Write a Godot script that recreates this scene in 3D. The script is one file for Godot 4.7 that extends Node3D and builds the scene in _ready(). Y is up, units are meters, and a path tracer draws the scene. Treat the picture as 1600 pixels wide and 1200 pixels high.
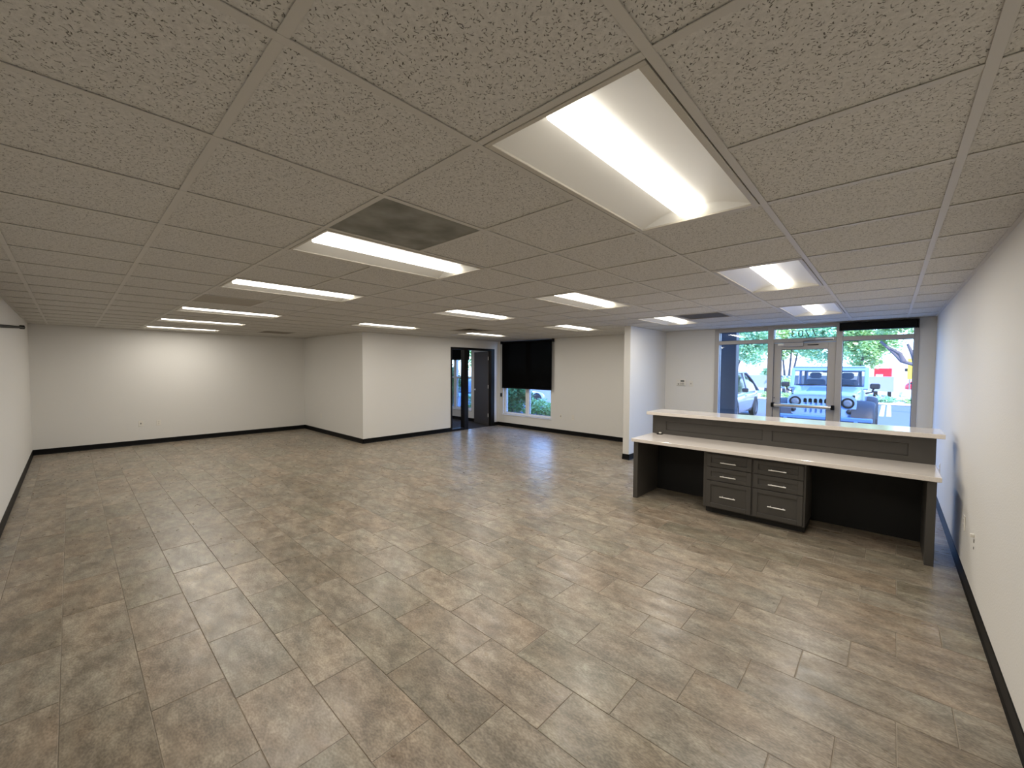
extends Node3D
# An empty office floor with a reception desk, seen from its back right corner.
# Axes: the camera stands at x = z = 0; the shop front faces -z, the long room runs to -x.

const CEIL := 2.3945            # underside of the ceiling grid
const GRID := 0.6096            # two feet
const GX := -0.4463             # grid line 0 across x, next ones to -x
const GZ := -0.3489             # grid line 0 across z, next ones to -z
const XR := 0.4627              # right wall
const XL := -11.43              # far left wall
const XD := -8.255              # wall with the office door
const ZB := 0.5016              # wall behind the camera
const ZJ := -4.233              # short wall between the far left wall and the office
const ZF := -8.34               # front wall
const GROUND := -0.2

var M := {}
var taken := {}
var rng := RandomNumberGenerator.new()
var cam: Camera3D
var env: Environment


func _ready() -> void:
	rng.seed = 7703
	# ---- camera
	cam = Camera3D.new()
	cam.name = "camera"
	cam.position = Vector3(0, 1.636, 0)
	cam.rotation = Vector3(-0.0384, 0.7464, 0.0052)
	cam.fov = 86.45
	cam.near = 0.03
	cam.far = 400.0
	add_child(cam)
	cam.current = true
	# ---- sky and exposure
	var sm := ProceduralSkyMaterial.new()
	sm.sky_top_color = Color(0.36, 0.60, 0.98)
	sm.sky_horizon_color = Color(0.80, 0.92, 1.0)
	sm.ground_bottom_color = Color(0.45, 0.5, 0.55)
	sm.ground_horizon_color = Color(0.78, 0.88, 0.96)
	sm.sky_energy_multiplier = 2.3
	sm.ground_energy_multiplier = 1.9
	var sky := Sky.new()
	sky.sky_material = sm
	env = Environment.new()
	env.background_mode = Environment.BG_SKY
	env.sky = sky
	env.tonemap_mode = Environment.TONE_MAPPER_LINEAR
	env.tonemap_exposure = 1.0
	env.sdfgi_enabled = true
	env.ssao_enabled = true
	env.ssil_enabled = true
	var we := WorldEnvironment.new()
	we.name = "environment"
	we.environment = env
	add_child(we)
	# ---- sun: from behind the building and to the right, so the front stands in its own shade
	var sun := DirectionalLight3D.new()
	sun.name = "sun"
	sun.light_energy = 2.6
	sun.light_color = Color(1.0, 0.96, 0.9)
	sun.light_angular_distance = 0.6
	sun.shadow_enabled = true
	sun.sky_mode = DirectionalLight3D.SKY_MODE_LIGHT_ONLY
	add_child(sun)
	sun.look_at_from_position(Vector3(6, 8.5, 7), Vector3.ZERO)

	materials()
	shell()
	floor_tiles()
	ceiling_grid()
	lights()
	shop_front()
	window_and_blind()
	office_door()
	desk()
	wall_fittings()
	outside()


# ------------------------------------------------------------------ naming

func numbered(called: String) -> String:
	var n: int = taken.get(called, 0)
	taken[called] = n + 1
	return called if n == 0 else "%s_%03d" % [called, n]


func thing(called: String, label: String, category: String, at := Vector3.ZERO, turn := 0.0, group := "") -> Node3D:
	var o := Node3D.new()
	o.name = numbered(called)
	add_child(o)
	o.position = at
	o.rotation.y = turn
	tag(o, label, category, group)
	return o


func tag(o: Node3D, label: String, category: String, group := "") -> Node3D:
	o.set_meta("label", label)
	o.set_meta("category", category)
	if group:
		o.set_meta("group", group)
	return o


func mesh_node(called: String, mesh: Mesh, mat: Material, parent: Node3D, at := Vector3.ZERO) -> MeshInstance3D:
	var o := MeshInstance3D.new()
	o.mesh = mesh
	o.material_override = mat
	o.name = called
	o.position = at
	parent.add_child(o, true)
	return o


func part(called: String, st: SurfaceTool, mat: Material, parent: Node3D, at := Vector3.ZERO) -> MeshInstance3D:
	return mesh_node(called, st.commit(), mat, parent, at)


func struct_node(called: String, label: String, at := Vector3.ZERO) -> Node3D:
	var o := Node3D.new()
	o.name = called
	add_child(o)
	o.position = at
	o.set_meta("kind", "structure")
	o.set_meta("label", label)
	return o


func struct_mesh(called: String, label: String, st: SurfaceTool, mat: Material) -> MeshInstance3D:
	var o := mesh_node(called, st.commit(), mat, self)
	o.set_meta("kind", "structure")
	o.set_meta("label", label)
	return o


# ------------------------------------------------------------------ mesh helpers

func begin() -> SurfaceTool:
	var st := SurfaceTool.new()
	st.begin(Mesh.PRIMITIVE_TRIANGLES)
	return st


func tri(st: SurfaceTool, a: Vector3, b: Vector3, c: Vector3, n: Vector3) -> void:
	var k := (b - a).cross(c - a)
	if k.length_squared() < 1e-16:
		return
	k = k.normalized()
	if k.dot(n) > 0.0:
		var t := b
		b = c
		c = t
	else:
		k = -k
	for p: Vector3 in [a, b, c]:
		st.set_normal(k)
		st.add_vertex(p)


func quad(st: SurfaceTool, a: Vector3, b: Vector3, c: Vector3, d: Vector3, n: Vector3) -> void:
	tri(st, a, b, c, n)
	tri(st, a, c, d, n)


func box(st: SurfaceTool, lo: Vector3, hi: Vector3, xf := Transform3D()) -> void:
	var p := []
	for i in 8:
		p.append(xf * Vector3(hi.x if i & 1 else lo.x, hi.y if i & 2 else lo.y, hi.z if i & 4 else lo.z))
	var b := xf.basis
	quad(st, p[0], p[2], p[6], p[4], -b.x)
	quad(st, p[1], p[3], p[7], p[5], b.x)
	quad(st, p[0], p[1], p[5], p[4], -b.y)
	quad(st, p[2], p[3], p[7], p[6], b.y)
	quad(st, p[0], p[1], p[3], p[2], -b.z)
	quad(st, p[4], p[5], p[7], p[6], b.z)


# a box whose edges are cut off by e
func soft(st: SurfaceTool, lo: Vector3, hi: Vector3, e := 0.002, xf := Transform3D()) -> void:
	var c := (lo + hi) / 2.0
	var h := (hi - lo) / 2.0
	e = minf(e, 0.45 * minf(h.x, minf(h.y, h.z)) * 2.0)
	for axis in 3:
		for s: float in [-1.0, 1.0]:
			var n := Vector3.ZERO
			n[axis] = s
			var u := (axis + 1) % 3
			var v := (axis + 2) % 3
			var q := []
			for k: Array in [[-1.0, -1.0], [1.0, -1.0], [1.0, 1.0], [-1.0, 1.0]]:
				var p := c
				p[axis] += s * h[axis]
				p[u] += k[0] * (h[u] - e)
				p[v] += k[1] * (h[v] - e)
				q.append(xf * p)
			quad(st, q[0], q[1], q[2], q[3], xf.basis * n)
	for axis in 3:
		var u := (axis + 1) % 3
		var v := (axis + 2) % 3
		for su: float in [-1.0, 1.0]:
			for sv: float in [-1.0, 1.0]:
				var a := c
				var b := c
				a[u] += su * h[u]
				a[v] += sv * (h[v] - e)
				b[u] += su * (h[u] - e)
				b[v] += sv * h[v]
				var a2 := a
				var b2 := b
				a[axis] -= h[axis] - e
				b[axis] -= h[axis] - e
				a2[axis] += h[axis] - e
				b2[axis] += h[axis] - e
				var n := Vector3.ZERO
				n[u] = su
				n[v] = sv
				quad(st, xf * a, xf * b, xf * b2, xf * a2, xf.basis * n)
	for i in 8:
		var s := Vector3(1.0 if i & 1 else -1.0, 1.0 if i & 2 else -1.0, 1.0 if i & 4 else -1.0)
		var k := c + s * h
		tri(st, xf * (k - Vector3(0, s.y, s.z) * e), xf * (k - Vector3(s.x, 0, s.z) * e), xf * (k - Vector3(s.x, s.y, 0) * e), xf.basis * s)


func tri_n(st: SurfaceTool, p: Array, n: Array) -> void:
	var k: Vector3 = (p[1] - p[0]).cross(p[2] - p[0])
	if k.length_squared() < 1e-16:
		return
	var order := [0, 1, 2] if k.dot(n[0] + n[1] + n[2]) < 0.0 else [0, 2, 1]
	for i: int in order:
		st.set_normal(n[i])
		st.add_vertex(p[i])


# a round tube along a path, radius per point, ends closed
func tube(st: SurfaceTool, path: Array, radii, sides := 10, caps := true) -> void:
	var rings := []
	var norms := []
	var side := Vector3.ZERO
	for i in path.size():
		var d: Vector3 = (path[mini(i + 1, path.size() - 1)] - path[maxi(i - 1, 0)]).normalized()
		if side == Vector3.ZERO:
			side = d.cross(Vector3.UP if absf(d.y) < 0.9 else Vector3.RIGHT).normalized()
		side = (side - d * side.dot(d)).normalized()
		var up := d.cross(side)
		var r: float = radii[i] if radii is Array else radii
		var ring := []
		var nn := []
		for k in sides:
			var a := TAU * k / sides
			var n := side * cos(a) + up * sin(a)
			ring.append(path[i] + n * r)
			nn.append(n)
		rings.append(ring)
		norms.append(nn)
	for i in path.size() - 1:
		for k in sides:
			var j := (k + 1) % sides
			tri_n(st, [rings[i][k], rings[i][j], rings[i + 1][j]], [norms[i][k], norms[i][j], norms[i + 1][j]])
			tri_n(st, [rings[i][k], rings[i + 1][j], rings[i + 1][k]], [norms[i][k], norms[i + 1][j], norms[i + 1][k]])
	if caps:
		for e: int in [0, path.size() - 1]:
			var out: Vector3 = (path[0] - path[1]) if e == 0 else (path[e] - path[e - 1])
			for k in range(1, sides - 1):
				tri(st, rings[e][0], rings[e][k], rings[e][k + 1], out)


# a profile of (radius, along) turned round the local z axis of xf
func lathe(st: SurfaceTool, prof: Array, xf: Transform3D, sides := 24) -> void:
	for i in prof.size() - 1:
		var a: Vector2 = prof[i]
		var b: Vector2 = prof[i + 1]
		var d := b - a
		if d.length() < 1e-6:
			continue
		for k in sides:
			var t0 := TAU * k / sides
			var t1 := TAU * (k + 1) / sides
			var p := []
			var n := []
			for q: Array in [[a, t0], [a, t1], [b, t1], [b, t0]]:
				p.append(xf * Vector3(q[0].x * cos(q[1]), q[0].x * sin(q[1]), q[0].y))
				n.append((xf.basis * Vector3(d.y * cos(q[1]), d.y * sin(q[1]), -d.x)).normalized())
			tri_n(st, [p[0], p[1], p[2]], [n[0], n[1], n[2]])
			tri_n(st, [p[0], p[2], p[3]], [n[0], n[2], n[3]])


# an outline in x-y, extruded from z0 to z1
func prism(st: SurfaceTool, outline: PackedVector2Array, z0: float, z1: float, xf := Transform3D()) -> void:
	var idx := Geometry2D.triangulate_polygon(outline)
	for i in range(0, idx.size(), 3):
		for z: float in [z0, z1]:
			var p := []
			for k in 3:
				var q := outline[idx[i + k]]
				p.append(xf * Vector3(q.x, q.y, z))
			tri(st, p[0], p[1], p[2], xf.basis.z * (1.0 if z == maxf(z0, z1) else -1.0))
	var cw := Geometry2D.is_polygon_clockwise(outline)
	for i in outline.size():
		var a := outline[i]
		var b := outline[(i + 1) % outline.size()]
		var n := Vector3(b.y - a.y, a.x - b.x, 0) * (-1.0 if cw else 1.0)
		quad(st, xf * Vector3(a.x, a.y, z0), xf * Vector3(b.x, b.y, z0), xf * Vector3(b.x, b.y, z1), xf * Vector3(a.x, a.y, z1), xf.basis * n)


func round_rect(w: float, h: float, r: float, seg := 4) -> PackedVector2Array:
	var o := PackedVector2Array()
	for c: Array in [[1, 1, 0.0], [-1, 1, 0.25], [-1, -1, 0.5], [1, -1, 0.75]]:
		for k in seg + 1:
			var a: float = TAU * (c[2] + 0.25 * k / seg)
			o.append(Vector2(c[0] * (w / 2 - r) + cos(a) * r, c[1] * (h / 2 - r) + sin(a) * r))
	return o


# smooth skin over a grid of points; out(i, j) gives which way is outside
func skin(st: SurfaceTool, g: Array, centre: Vector3, closed_u := false) -> void:
	var nu := g.size()
	var nv: int = g[0].size()
	var nn := []
	for i in nu:
		var row := []
		for j in nv:
			var du: Vector3 = g[mini(i + 1, nu - 1)][j] - g[maxi(i - 1, 0)][j]
			var dv: Vector3 = g[i][mini(j + 1, nv - 1)] - g[i][maxi(j - 1, 0)]
			var n := du.cross(dv).normalized()
			if n.dot(g[i][j] - centre) < 0:
				n = -n
			row.append(n)
		nn.append(row)
	for i in nu - 1:
		for j in nv - 1:
			tri_n(st, [g[i][j], g[i + 1][j], g[i + 1][j + 1]], [nn[i][j], nn[i + 1][j], nn[i + 1][j + 1]])
			tri_n(st, [g[i][j], g[i + 1][j + 1], g[i][j + 1]], [nn[i][j], nn[i + 1][j + 1], nn[i][j + 1]])


# ------------------------------------------------------------------ materials

func mat(c: Color, rough := 0.6, metal := 0.0, called := "") -> StandardMaterial3D:
	var m := StandardMaterial3D.new()
	m.albedo_color = c
	m.roughness = rough
	m.metallic = metal
	m.resource_name = called
	return m


func rgb(r: int, g: int, b: int) -> Color:
	return Color(r / 255.0, g / 255.0, b / 255.0)


func noise(freq: float, s: int, octaves := 4, kind := FastNoiseLite.TYPE_SIMPLEX_SMOOTH) -> FastNoiseLite:
	var n := FastNoiseLite.new()
	n.seed = s
	n.frequency = freq
	n.noise_type = kind
	n.fractal_octaves = octaves
	return n


func noise_tex(size: int, n: FastNoiseLite, lo: Color, hi: Color, normal := false, bump := 4.0) -> NoiseTexture2D:
	var t := NoiseTexture2D.new()
	t.width = size
	t.height = size
	t.seamless = true
	t.noise = n
	t.as_normal_map = normal
	t.bump_strength = bump
	if not normal:
		var g := Gradient.new()
		g.set_color(0, lo)
		g.set_color(1, hi)
		t.color_ramp = g
	return t


func floor_texture() -> ImageTexture:
	var n := 768
	var patch := noise(0.006, 11, 5).get_seamless_image(n, n)
	var hue := noise(0.004, 12, 3).get_seamless_image(n, n)
	var streak := noise(0.02, 13, 4).get_seamless_image(n, n)
	var grain := noise(0.09, 14, 3).get_seamless_image(n, n)
	var im := Image.create(n, n, false, Image.FORMAT_RGB8)
	var dark := rgb(123, 116, 106)
	var pale := rgb(194, 187, 174)
	for y in n:
		for x in n:
			var a := patch.get_pixel(x, y).r
			var b := streak.get_pixel((x / 3 + n) % n if x < 0 else x / 3, y).r if false else streak.get_pixel(x, y).r
			var c := grain.get_pixel(x, y).r
			var h := hue.get_pixel(x, y).r - 0.5
			var v := clampf(0.5 + 0.72 * (a - 0.5) + 0.6 * (b - 0.5) + 0.75 * (c - 0.5), 0.0, 1.0)
			var k := dark.lerp(pale, v)
			k.r += h * 0.03
			k.b -= h * 0.015
			im.set_pixel(x, y, k)
	return ImageTexture.create_from_image(im)


func ceiling_textures() -> Array:
	var n := 1024
	var im := Image.create(n, n, false, Image.FORMAT_RGB8)
	var hi := Image.create(n, n, false, Image.FORMAT_L8)
	var rough := noise(0.03, 31, 3).get_seamless_image(n, n)
	for y in n:
		for x in n:
			var r := rough.get_pixel(x, y).r
			im.set_pixel(x, y, rgb(206, 203, 196) * (0.95 + 0.10 * r))
			hi.set_pixel(x, y, Color(0.8 + 0.2 * r, 0, 0))
	var r2 := RandomNumberGenerator.new()
	r2.seed = 90210
	for s in 3000:
		var p := Vector2(r2.randf() * n, r2.randf() * n)
		var a := r2.randf() * TAU
		var steps := r2.randi_range(2, 15)
		var w := r2.randf_range(0.8, 2.4)
		var deep := r2.randf_range(0.35, 1.0)
		for k in steps:
			a += r2.randf_range(-0.5, 0.5)
			p += Vector2(cos(a), sin(a)) * 1.2
			var ww := w * (0.55 + 0.45 * sin(PI * (k + 0.5) / steps))
			var m := int(ceil(ww))
			for dy in range(-m, m + 1):
				for dx in range(-m, m + 1):
					if dx * dx + dy * dy <= ww * ww:
						var x := posmod(int(p.x) + dx, n)
						var y := posmod(int(p.y) + dy, n)
						im.set_pixel(x, y, rgb(206, 203, 196).lerp(rgb(92, 87, 79), deep))
						hi.set_pixel(x, y, Color(0.8 * (1.0 - deep), 0, 0))
	for s in 5000:
		var x := r2.randi() % n
		var y := r2.randi() % n
		im.set_pixel(x, y, rgb(140, 130, 116))
		im.set_pixel((x + 1) % n, y, rgb(150, 141, 126))
		hi.set_pixel(x, y, Color(0.3, 0, 0))
	return [ImageTexture.create_from_image(im), ImageTexture.create_from_image(hi)]


func materials() -> void:
	# painted plaster with a faint roller texture
	var wall := mat(rgb(223, 221, 216), 0.62)
	wall.normal_enabled = true
	wall.normal_texture = noise_tex(512, noise(0.06, 3, 3), Color.BLACK, Color.WHITE, true, 3.0)
	wall.normal_scale = 0.25
	wall.uv1_triplanar = true
	wall.uv1_world_triplanar = true
	wall.uv1_scale = Vector3(2, 2, 2)
	M.wall = wall
	M.stucco = mat(rgb(205, 198, 186), 0.9)
	M.base = mat(rgb(7, 7, 7), 0.5)
	M.base.metallic_specular = 0.3
	M.grout = mat(rgb(162, 152, 138), 0.9)
	var ft := floor_texture()
	var fr := noise_tex(256, noise(0.03, 21, 3), Color(0.25, 0.25, 0.25), Color(0.41, 0.41, 0.41))
	M.tiles = []
	for k in 7:
		var m := mat([rgb(226, 220, 211), rgb(230, 220, 209), rgb(220, 216, 205), rgb(238, 231, 221), rgb(212, 205, 194), rgb(228, 218, 206), rgb(224, 220, 212)][k], 1.0)
		m.albedo_texture = ft
		m.roughness_texture = fr
		m.uv1_triplanar = true
		m.uv1_world_triplanar = true
		m.uv1_scale = Vector3(0.62, 1, 1.25)
		m.uv1_offset = Vector3(0.173 * k, 0, 0.377 * k)
		M.tiles.append(m)
	var ct := ceiling_textures()
	var acoustic := mat(Color.WHITE, 0.95)
	acoustic.albedo_texture = ct[0]
	acoustic.heightmap_enabled = true
	acoustic.heightmap_texture = ct[1]
	acoustic.heightmap_scale = 0.12
	M.acoustic = acoustic
	M.tee = mat(rgb(200, 196, 188), 0.5)
	M.fitting_white = mat(rgb(236, 235, 230), 0.35)
	M.fitting_frame = mat(rgb(196, 190, 178), 0.45)
	var glow := mat(rgb(255, 252, 244), 0.5)
	glow.emission_enabled = true
	glow.emission = Color(1.0, 0.975, 0.93)
	glow.emission_energy_multiplier = 4.5
	M.glow = glow
	M.grey_panel = mat(rgb(150, 149, 141), 0.75)
	M.grey_panel.albedo_texture = noise_tex(256, noise(0.015, 71, 4), Color(0.72, 0.72, 0.70), Color(1, 1, 1))
	M.grey_panel.uv1_triplanar = true
	M.pale_panel = mat(rgb(168, 161, 148), 0.75)
	M.vent = mat(rgb(150, 143, 131), 0.55)
	M.vent_dark = mat(rgb(60, 56, 50), 0.8)
	M.aluminium = mat(rgb(176, 172, 168), 0.42, 0.15)
	M.bright_metal = mat(rgb(220, 216, 208), 0.28, 0.85)
	M.nickel = mat(rgb(240, 238, 232), 0.3, 0.25)
	M.black = mat(rgb(8, 8, 8), 0.6)
	M.black.metallic_specular = 0.3
	M.black_metal = mat(rgb(16, 15, 15), 0.45)
	M.black_metal.metallic_specular = 0.35
	M.gasket = mat(rgb(22, 22, 24), 0.7)
	var glass := mat(Color(0.9, 1.0, 0.98, 0.05), 0.0)
	glass.transparency = BaseMaterial3D.TRANSPARENCY_ALPHA
	M.glass = glass
	var tinted := mat(Color(0.10, 0.11, 0.11, 0.28), 0.0)
	tinted.transparency = BaseMaterial3D.TRANSPARENCY_ALPHA
	M.tinted = tinted
	var screen := mat(Color(0.05, 0.05, 0.05, 0.985), 1.0)
	screen.metallic_specular = 0.1
	screen.transparency = BaseMaterial3D.TRANSPARENCY_ALPHA
	M.screen = screen
	M.vinyl_white = mat(rgb(232, 232, 230), 0.4)
	M.door_grey = mat(rgb(66, 63, 63), 0.55)
	var carpet := mat(rgb(56, 50, 46), 1.0)
	carpet.albedo_texture = noise_tex(256, noise(0.2, 41, 3), Color(0.5, 0.5, 0.5), Color(1, 1, 1))
	carpet.uv1_triplanar = true
	carpet.uv1_world_triplanar = true
	carpet.uv1_scale = Vector3(3, 3, 3)
	M.carpet = carpet
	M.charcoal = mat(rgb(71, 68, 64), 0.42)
	M.charcoal_shaded = mat(rgb(16, 15, 14), 0.7)  # near-black copy of charcoal, knee-space shade put into the colour
	M.kick = mat(rgb(24, 22, 20), 0.6)
	var quartz := mat(rgb(236, 228, 220), 0.1)
	quartz.albedo_texture = noise_tex(256, noise(0.12, 51, 3), Color(0.94, 0.94, 0.94), Color(1, 1, 1))
	quartz.uv1_triplanar = true
	quartz.uv1_scale = Vector3(3, 3, 3)
	quartz.metallic_specular = 0.6
	M.quartz = quartz
	M.plastic_white = mat(rgb(228, 224, 214), 0.4)
	M.plastic_grey = mat(rgb(120, 116, 108), 0.5)
	# outdoors
	var asphalt := mat(rgb(116, 124, 136), 0.9)
	asphalt.albedo_texture = noise_tex(512, noise(0.12, 61, 4), Color(0.75, 0.75, 0.75), Color(1, 1, 1))
	asphalt.uv1_triplanar = true
	asphalt.uv1_world_triplanar = true
	asphalt.uv1_scale = Vector3(0.7, 0.7, 0.7)
	M.asphalt = asphalt
	M.concrete = mat(rgb(206, 202, 194), 0.85)
	M.paint_line = mat(rgb(245, 245, 242), 0.7)
	M.column = mat(rgb(15, 32, 50), 0.5)  # darkness of its shaded side is put into this colour
	M.screen_wall = mat(rgb(138, 146, 152), 0.9)
	M.pink_wall = mat(rgb(240, 224, 216), 0.9)
	M.bark = mat(rgb(104, 98, 100), 0.95)
	M.leaves = []
	for c: Color in [rgb(172, 206, 146), rgb(164, 210, 180), rgb(192, 216, 156), rgb(92, 138, 92)]:
		var m := mat(c, 0.5)
		m.backlight_enabled = true
		m.backlight = Color(0.9, 1.0, 0.6) * 0.6
		m.cull_mode = BaseMaterial3D.CULL_DISABLED
		M.leaves.append(m)
	M.soil = mat(rgb(70, 62, 54), 1.0)
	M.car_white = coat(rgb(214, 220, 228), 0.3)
	M.car_white_shaded = coat(rgb(112, 144, 186), 0.32)  # white car, with the blue dimness of outdoor shade put into the paint
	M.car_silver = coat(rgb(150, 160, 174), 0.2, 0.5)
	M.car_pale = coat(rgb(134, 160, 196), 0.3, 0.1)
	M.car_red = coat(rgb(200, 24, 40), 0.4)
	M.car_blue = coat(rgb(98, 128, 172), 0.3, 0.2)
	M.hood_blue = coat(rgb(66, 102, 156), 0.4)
	M.car_glass = mat(rgb(28, 34, 40), 0.06)
	var see := mat(Color(0.02, 0.03, 0.04, 0.55), 0.0)
	see.transparency = BaseMaterial3D.TRANSPARENCY_ALPHA
	M.car_pane = see
	M.tyre = mat(rgb(26, 27, 29), 0.85)
	M.trim_black = mat(rgb(20, 25, 34), 0.6)
	M.rim = mat(rgb(190, 194, 200), 0.3, 0.7)
	M.lamp_glass = mat(rgb(96, 106, 118), 0.12, 0.2)
	M.amber = mat(rgb(226, 140, 50), 0.3)
	M.yellow = mat(rgb(246, 206, 60), 0.6)
	M.seat = mat(rgb(44, 46, 50), 0.8)


func coat(c: Color, rough: float, metal := 0.0) -> StandardMaterial3D:
	var m := mat(c, rough, metal)
	m.clearcoat_enabled = true
	m.clearcoat = 0.7
	m.clearcoat_roughness = 0.08
	return m


# ------------------------------------------------------------------ room shell

func shell() -> void:
	var top := CEIL + 0.34
	var st := begin()
	box(st, Vector3(XR, -0.12, ZF), Vector3(XR + 0.15, top, ZB + 0.15))
	struct_mesh("wall_right", "long white painted wall on the right beside the reception desk", st, M.wall)
	st = begin()
	box(st, Vector3(XL - 0.15, -0.12, ZB), Vector3(XR, top, ZB + 0.15))
	struct_mesh("wall_back", "white painted wall along the left edge, behind the camera", st, M.wall)
	st = begin()
	box(st, Vector3(XL - 0.15, -0.12, ZF), Vector3(XL, top, ZB))
	struct_mesh("wall_left", "wide white far wall under the row of lights", st, M.wall)
	st = begin()
	box(st, Vector3(XL, -0.12, ZJ - 0.12), Vector3(XD - 0.12, top, ZJ))
	box(st, Vector3(XD - 0.12, -0.12, ZJ - 0.12), Vector3(XD, top, ZJ))
	struct_mesh("wall_return", "short white wall returning from the far wall to the office corner", st, M.wall)
	st = begin()
	box(st, Vector3(XD - 0.12, -0.12, -6.61), Vector3(XD, top, ZJ - 0.12))
	box(st, Vector3(XD - 0.12, 2.175, -8.18), Vector3(XD, top, -6.61))
	box(st, Vector3(XD - 0.12, -0.12, ZF), Vector3(XD, top, -8.18))
	struct_mesh("wall_office", "white wall that holds the black framed office door", st, M.wall)
	# front wall: pieces round two windows and the shop front
	st = begin()
	var z0 := ZF - 0.2
	for r: Array in [
		[XL - 0.15, -11.11, -0.3, 5.2], [-11.11, -9.42, -0.3, 0.34], [-11.11, -9.42, 2.385, 5.2],
		[-9.42, -8.06, -0.3, 5.2], [-8.06, -6.345, -0.3, 0.34], [-8.06, -6.345, 2.385, 5.2],
		[-6.345, -2.46, -0.3, 5.2], [-2.46, 0.295, -0.3, 0.0], [-2.46, 0.295, 2.385, 5.2], [0.295, XR + 0.15, -0.3, 5.2]]:
		box(st, Vector3(r[0], r[2], z0), Vector3(r[1], r[3], ZF))
	struct_mesh("wall_front", "white front wall with the shop front and windows", st, M.wall)
	st = begin()
	box(st, Vector3(-3.52, 0.0, ZF), Vector3(-3.40, top, -6.773))
	struct_mesh("wall_partition", "white stub wall left of the entrance", st, M.wall)
	# skirting, black rubber, with its toe turned out
	var runs := {
		"baseboard_right": [[XR, ZB, XR, ZF]],
		"baseboard_back": [[XL, ZB, XR, ZB]],
		"baseboard_left": [[XL, ZJ, XL, ZB]],
		"baseboard_return": [[XL, ZJ, XD, ZJ]],
		"baseboard_office": [[XD, ZJ, XD, -6.61], [XD, -8.18, XD, ZF]],
		"baseboard_front": [[XD, ZF, -3.52, ZF], [-3.40, ZF, -2.46, ZF], [0.295, ZF, XR, ZF], [XL, ZF, -8.375, ZF]],
		"baseboard_partition": [[-3.52, ZF, -3.52, -6.773], [-3.52, -6.773, -3.40, -6.773], [-3.40, ZF, -3.40, -6.773]],
	}
	var inward := {"baseboard_right": [Vector3.LEFT], "baseboard_back": [Vector3.FORWARD], "baseboard_left": [Vector3.RIGHT], "baseboard_return": [Vector3.BACK], "baseboard_office": [Vector3.RIGHT], "baseboard_front": [Vector3.BACK], "baseboard_partition": [Vector3.LEFT, Vector3.BACK, Vector3.RIGHT]}
	for key: String in runs:
		st = begin()
		for j in runs[key].size():
			var r: Array = runs[key][j]
			var n: Vector3 = inward[key][mini(j, inward[key].size() - 1)]
			var a := Vector3(r[0], 0, r[1])
			var b := Vector3(r[2], 0, r[3])
			var prof := [[0.0, 0.102], [0.003, 0.102], [0.005, 0.098], [0.005, 0.02], [0.012, 0.0]]
			var d := (b - a).normalized()
			var wide := 0.005 if key == "baseboard_partition" else 0.0
			a -= d * wide
			b += d * wide
			for i in prof.size() - 1:
				var p0: Vector3 = n * prof[i][0] + Vector3.UP * prof[i][1]
				var p1: Vector3 = n * prof[i + 1][0] + Vector3.UP * prof[i + 1][1]
				quad(st, a + p0, b + p0, b + p1, a + p1, n + Vector3.UP * 0.3)
			for e: Array in [[a, -d], [b, d]]:
				quad(st, e[0], e[0] + Vector3.UP * 0.102, e[0] + n * 0.005 + Vector3.UP * 0.098, e[0] + n * 0.012, e[1])
		struct_mesh(key, "black rubber skirting along the foot of the " + key.trim_prefix("baseboard_") + " wall", st, M.base)
	# roof deck over everything, hidden above the ceiling tiles
	st = begin()
	box(st, Vector3(XL - 0.15, top, ZF - 0.2), Vector3(XR + 0.15, top + 0.2, ZB + 0.15))
	struct_mesh("roof_deck", "roof deck hidden above the suspended ceiling", st, M.concrete)


func room_rects() -> Array:
	return [Rect2(XD, ZF, XR - XD, ZB - ZF), Rect2(XL, ZJ, XD - XL, ZB - ZJ)]


func seen(p: Vector3) -> Array:
	var q := cam.transform.affine_inverse() * p
	if q.z > -0.1:
		return [false, 1e9]
	var f := 638.4
	return [absf(q.x / q.z) * f < 860 and absf(q.y / q.z) * f < 680, p.distance_to(cam.position)]


func tile_slab(st: SurfaceTool, r: Rect2, y: float, tilt: Vector2) -> void:
	var e := 0.0022
	var lo := Vector2(r.position.x, r.position.y)
	var hi := r.end
	var c := r.get_center()
	var f := func(x: float, z: float, dy: float) -> Vector3:
		return Vector3(x, y + dy + (x - c.x) * tilt.x + (z - c.y) * tilt.y, z)
	var t := [f.call(lo.x + e, lo.y + e, 0.0), f.call(hi.x - e, lo.y + e, 0.0), f.call(hi.x - e, hi.y - e, 0.0), f.call(lo.x + e, hi.y - e, 0.0)]
	var m := [f.call(lo.x, lo.y, -e * 0.7), f.call(hi.x, lo.y, -e * 0.7), f.call(hi.x, hi.y, -e * 0.7), f.call(lo.x, hi.y, -e * 0.7)]
	var b := [Vector3(lo.x, -0.011, lo.y), Vector3(hi.x, -0.011, lo.y), Vector3(hi.x, -0.011, hi.y), Vector3(lo.x, -0.011, hi.y)]
	quad(st, t[0], t[1], t[2], t[3], Vector3.UP)
	var side := [Vector3(0, 0, -1), Vector3(1, 0, 0), Vector3(0, 0, 1), Vector3(-1, 0, 0)]
	for i in 4:
		var j := (i + 1) % 4
		quad(st, t[i], t[j], m[j], m[i], side[i] + Vector3.UP)
		quad(st, m[i], m[j], b[j], b[i], side[i])


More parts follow.
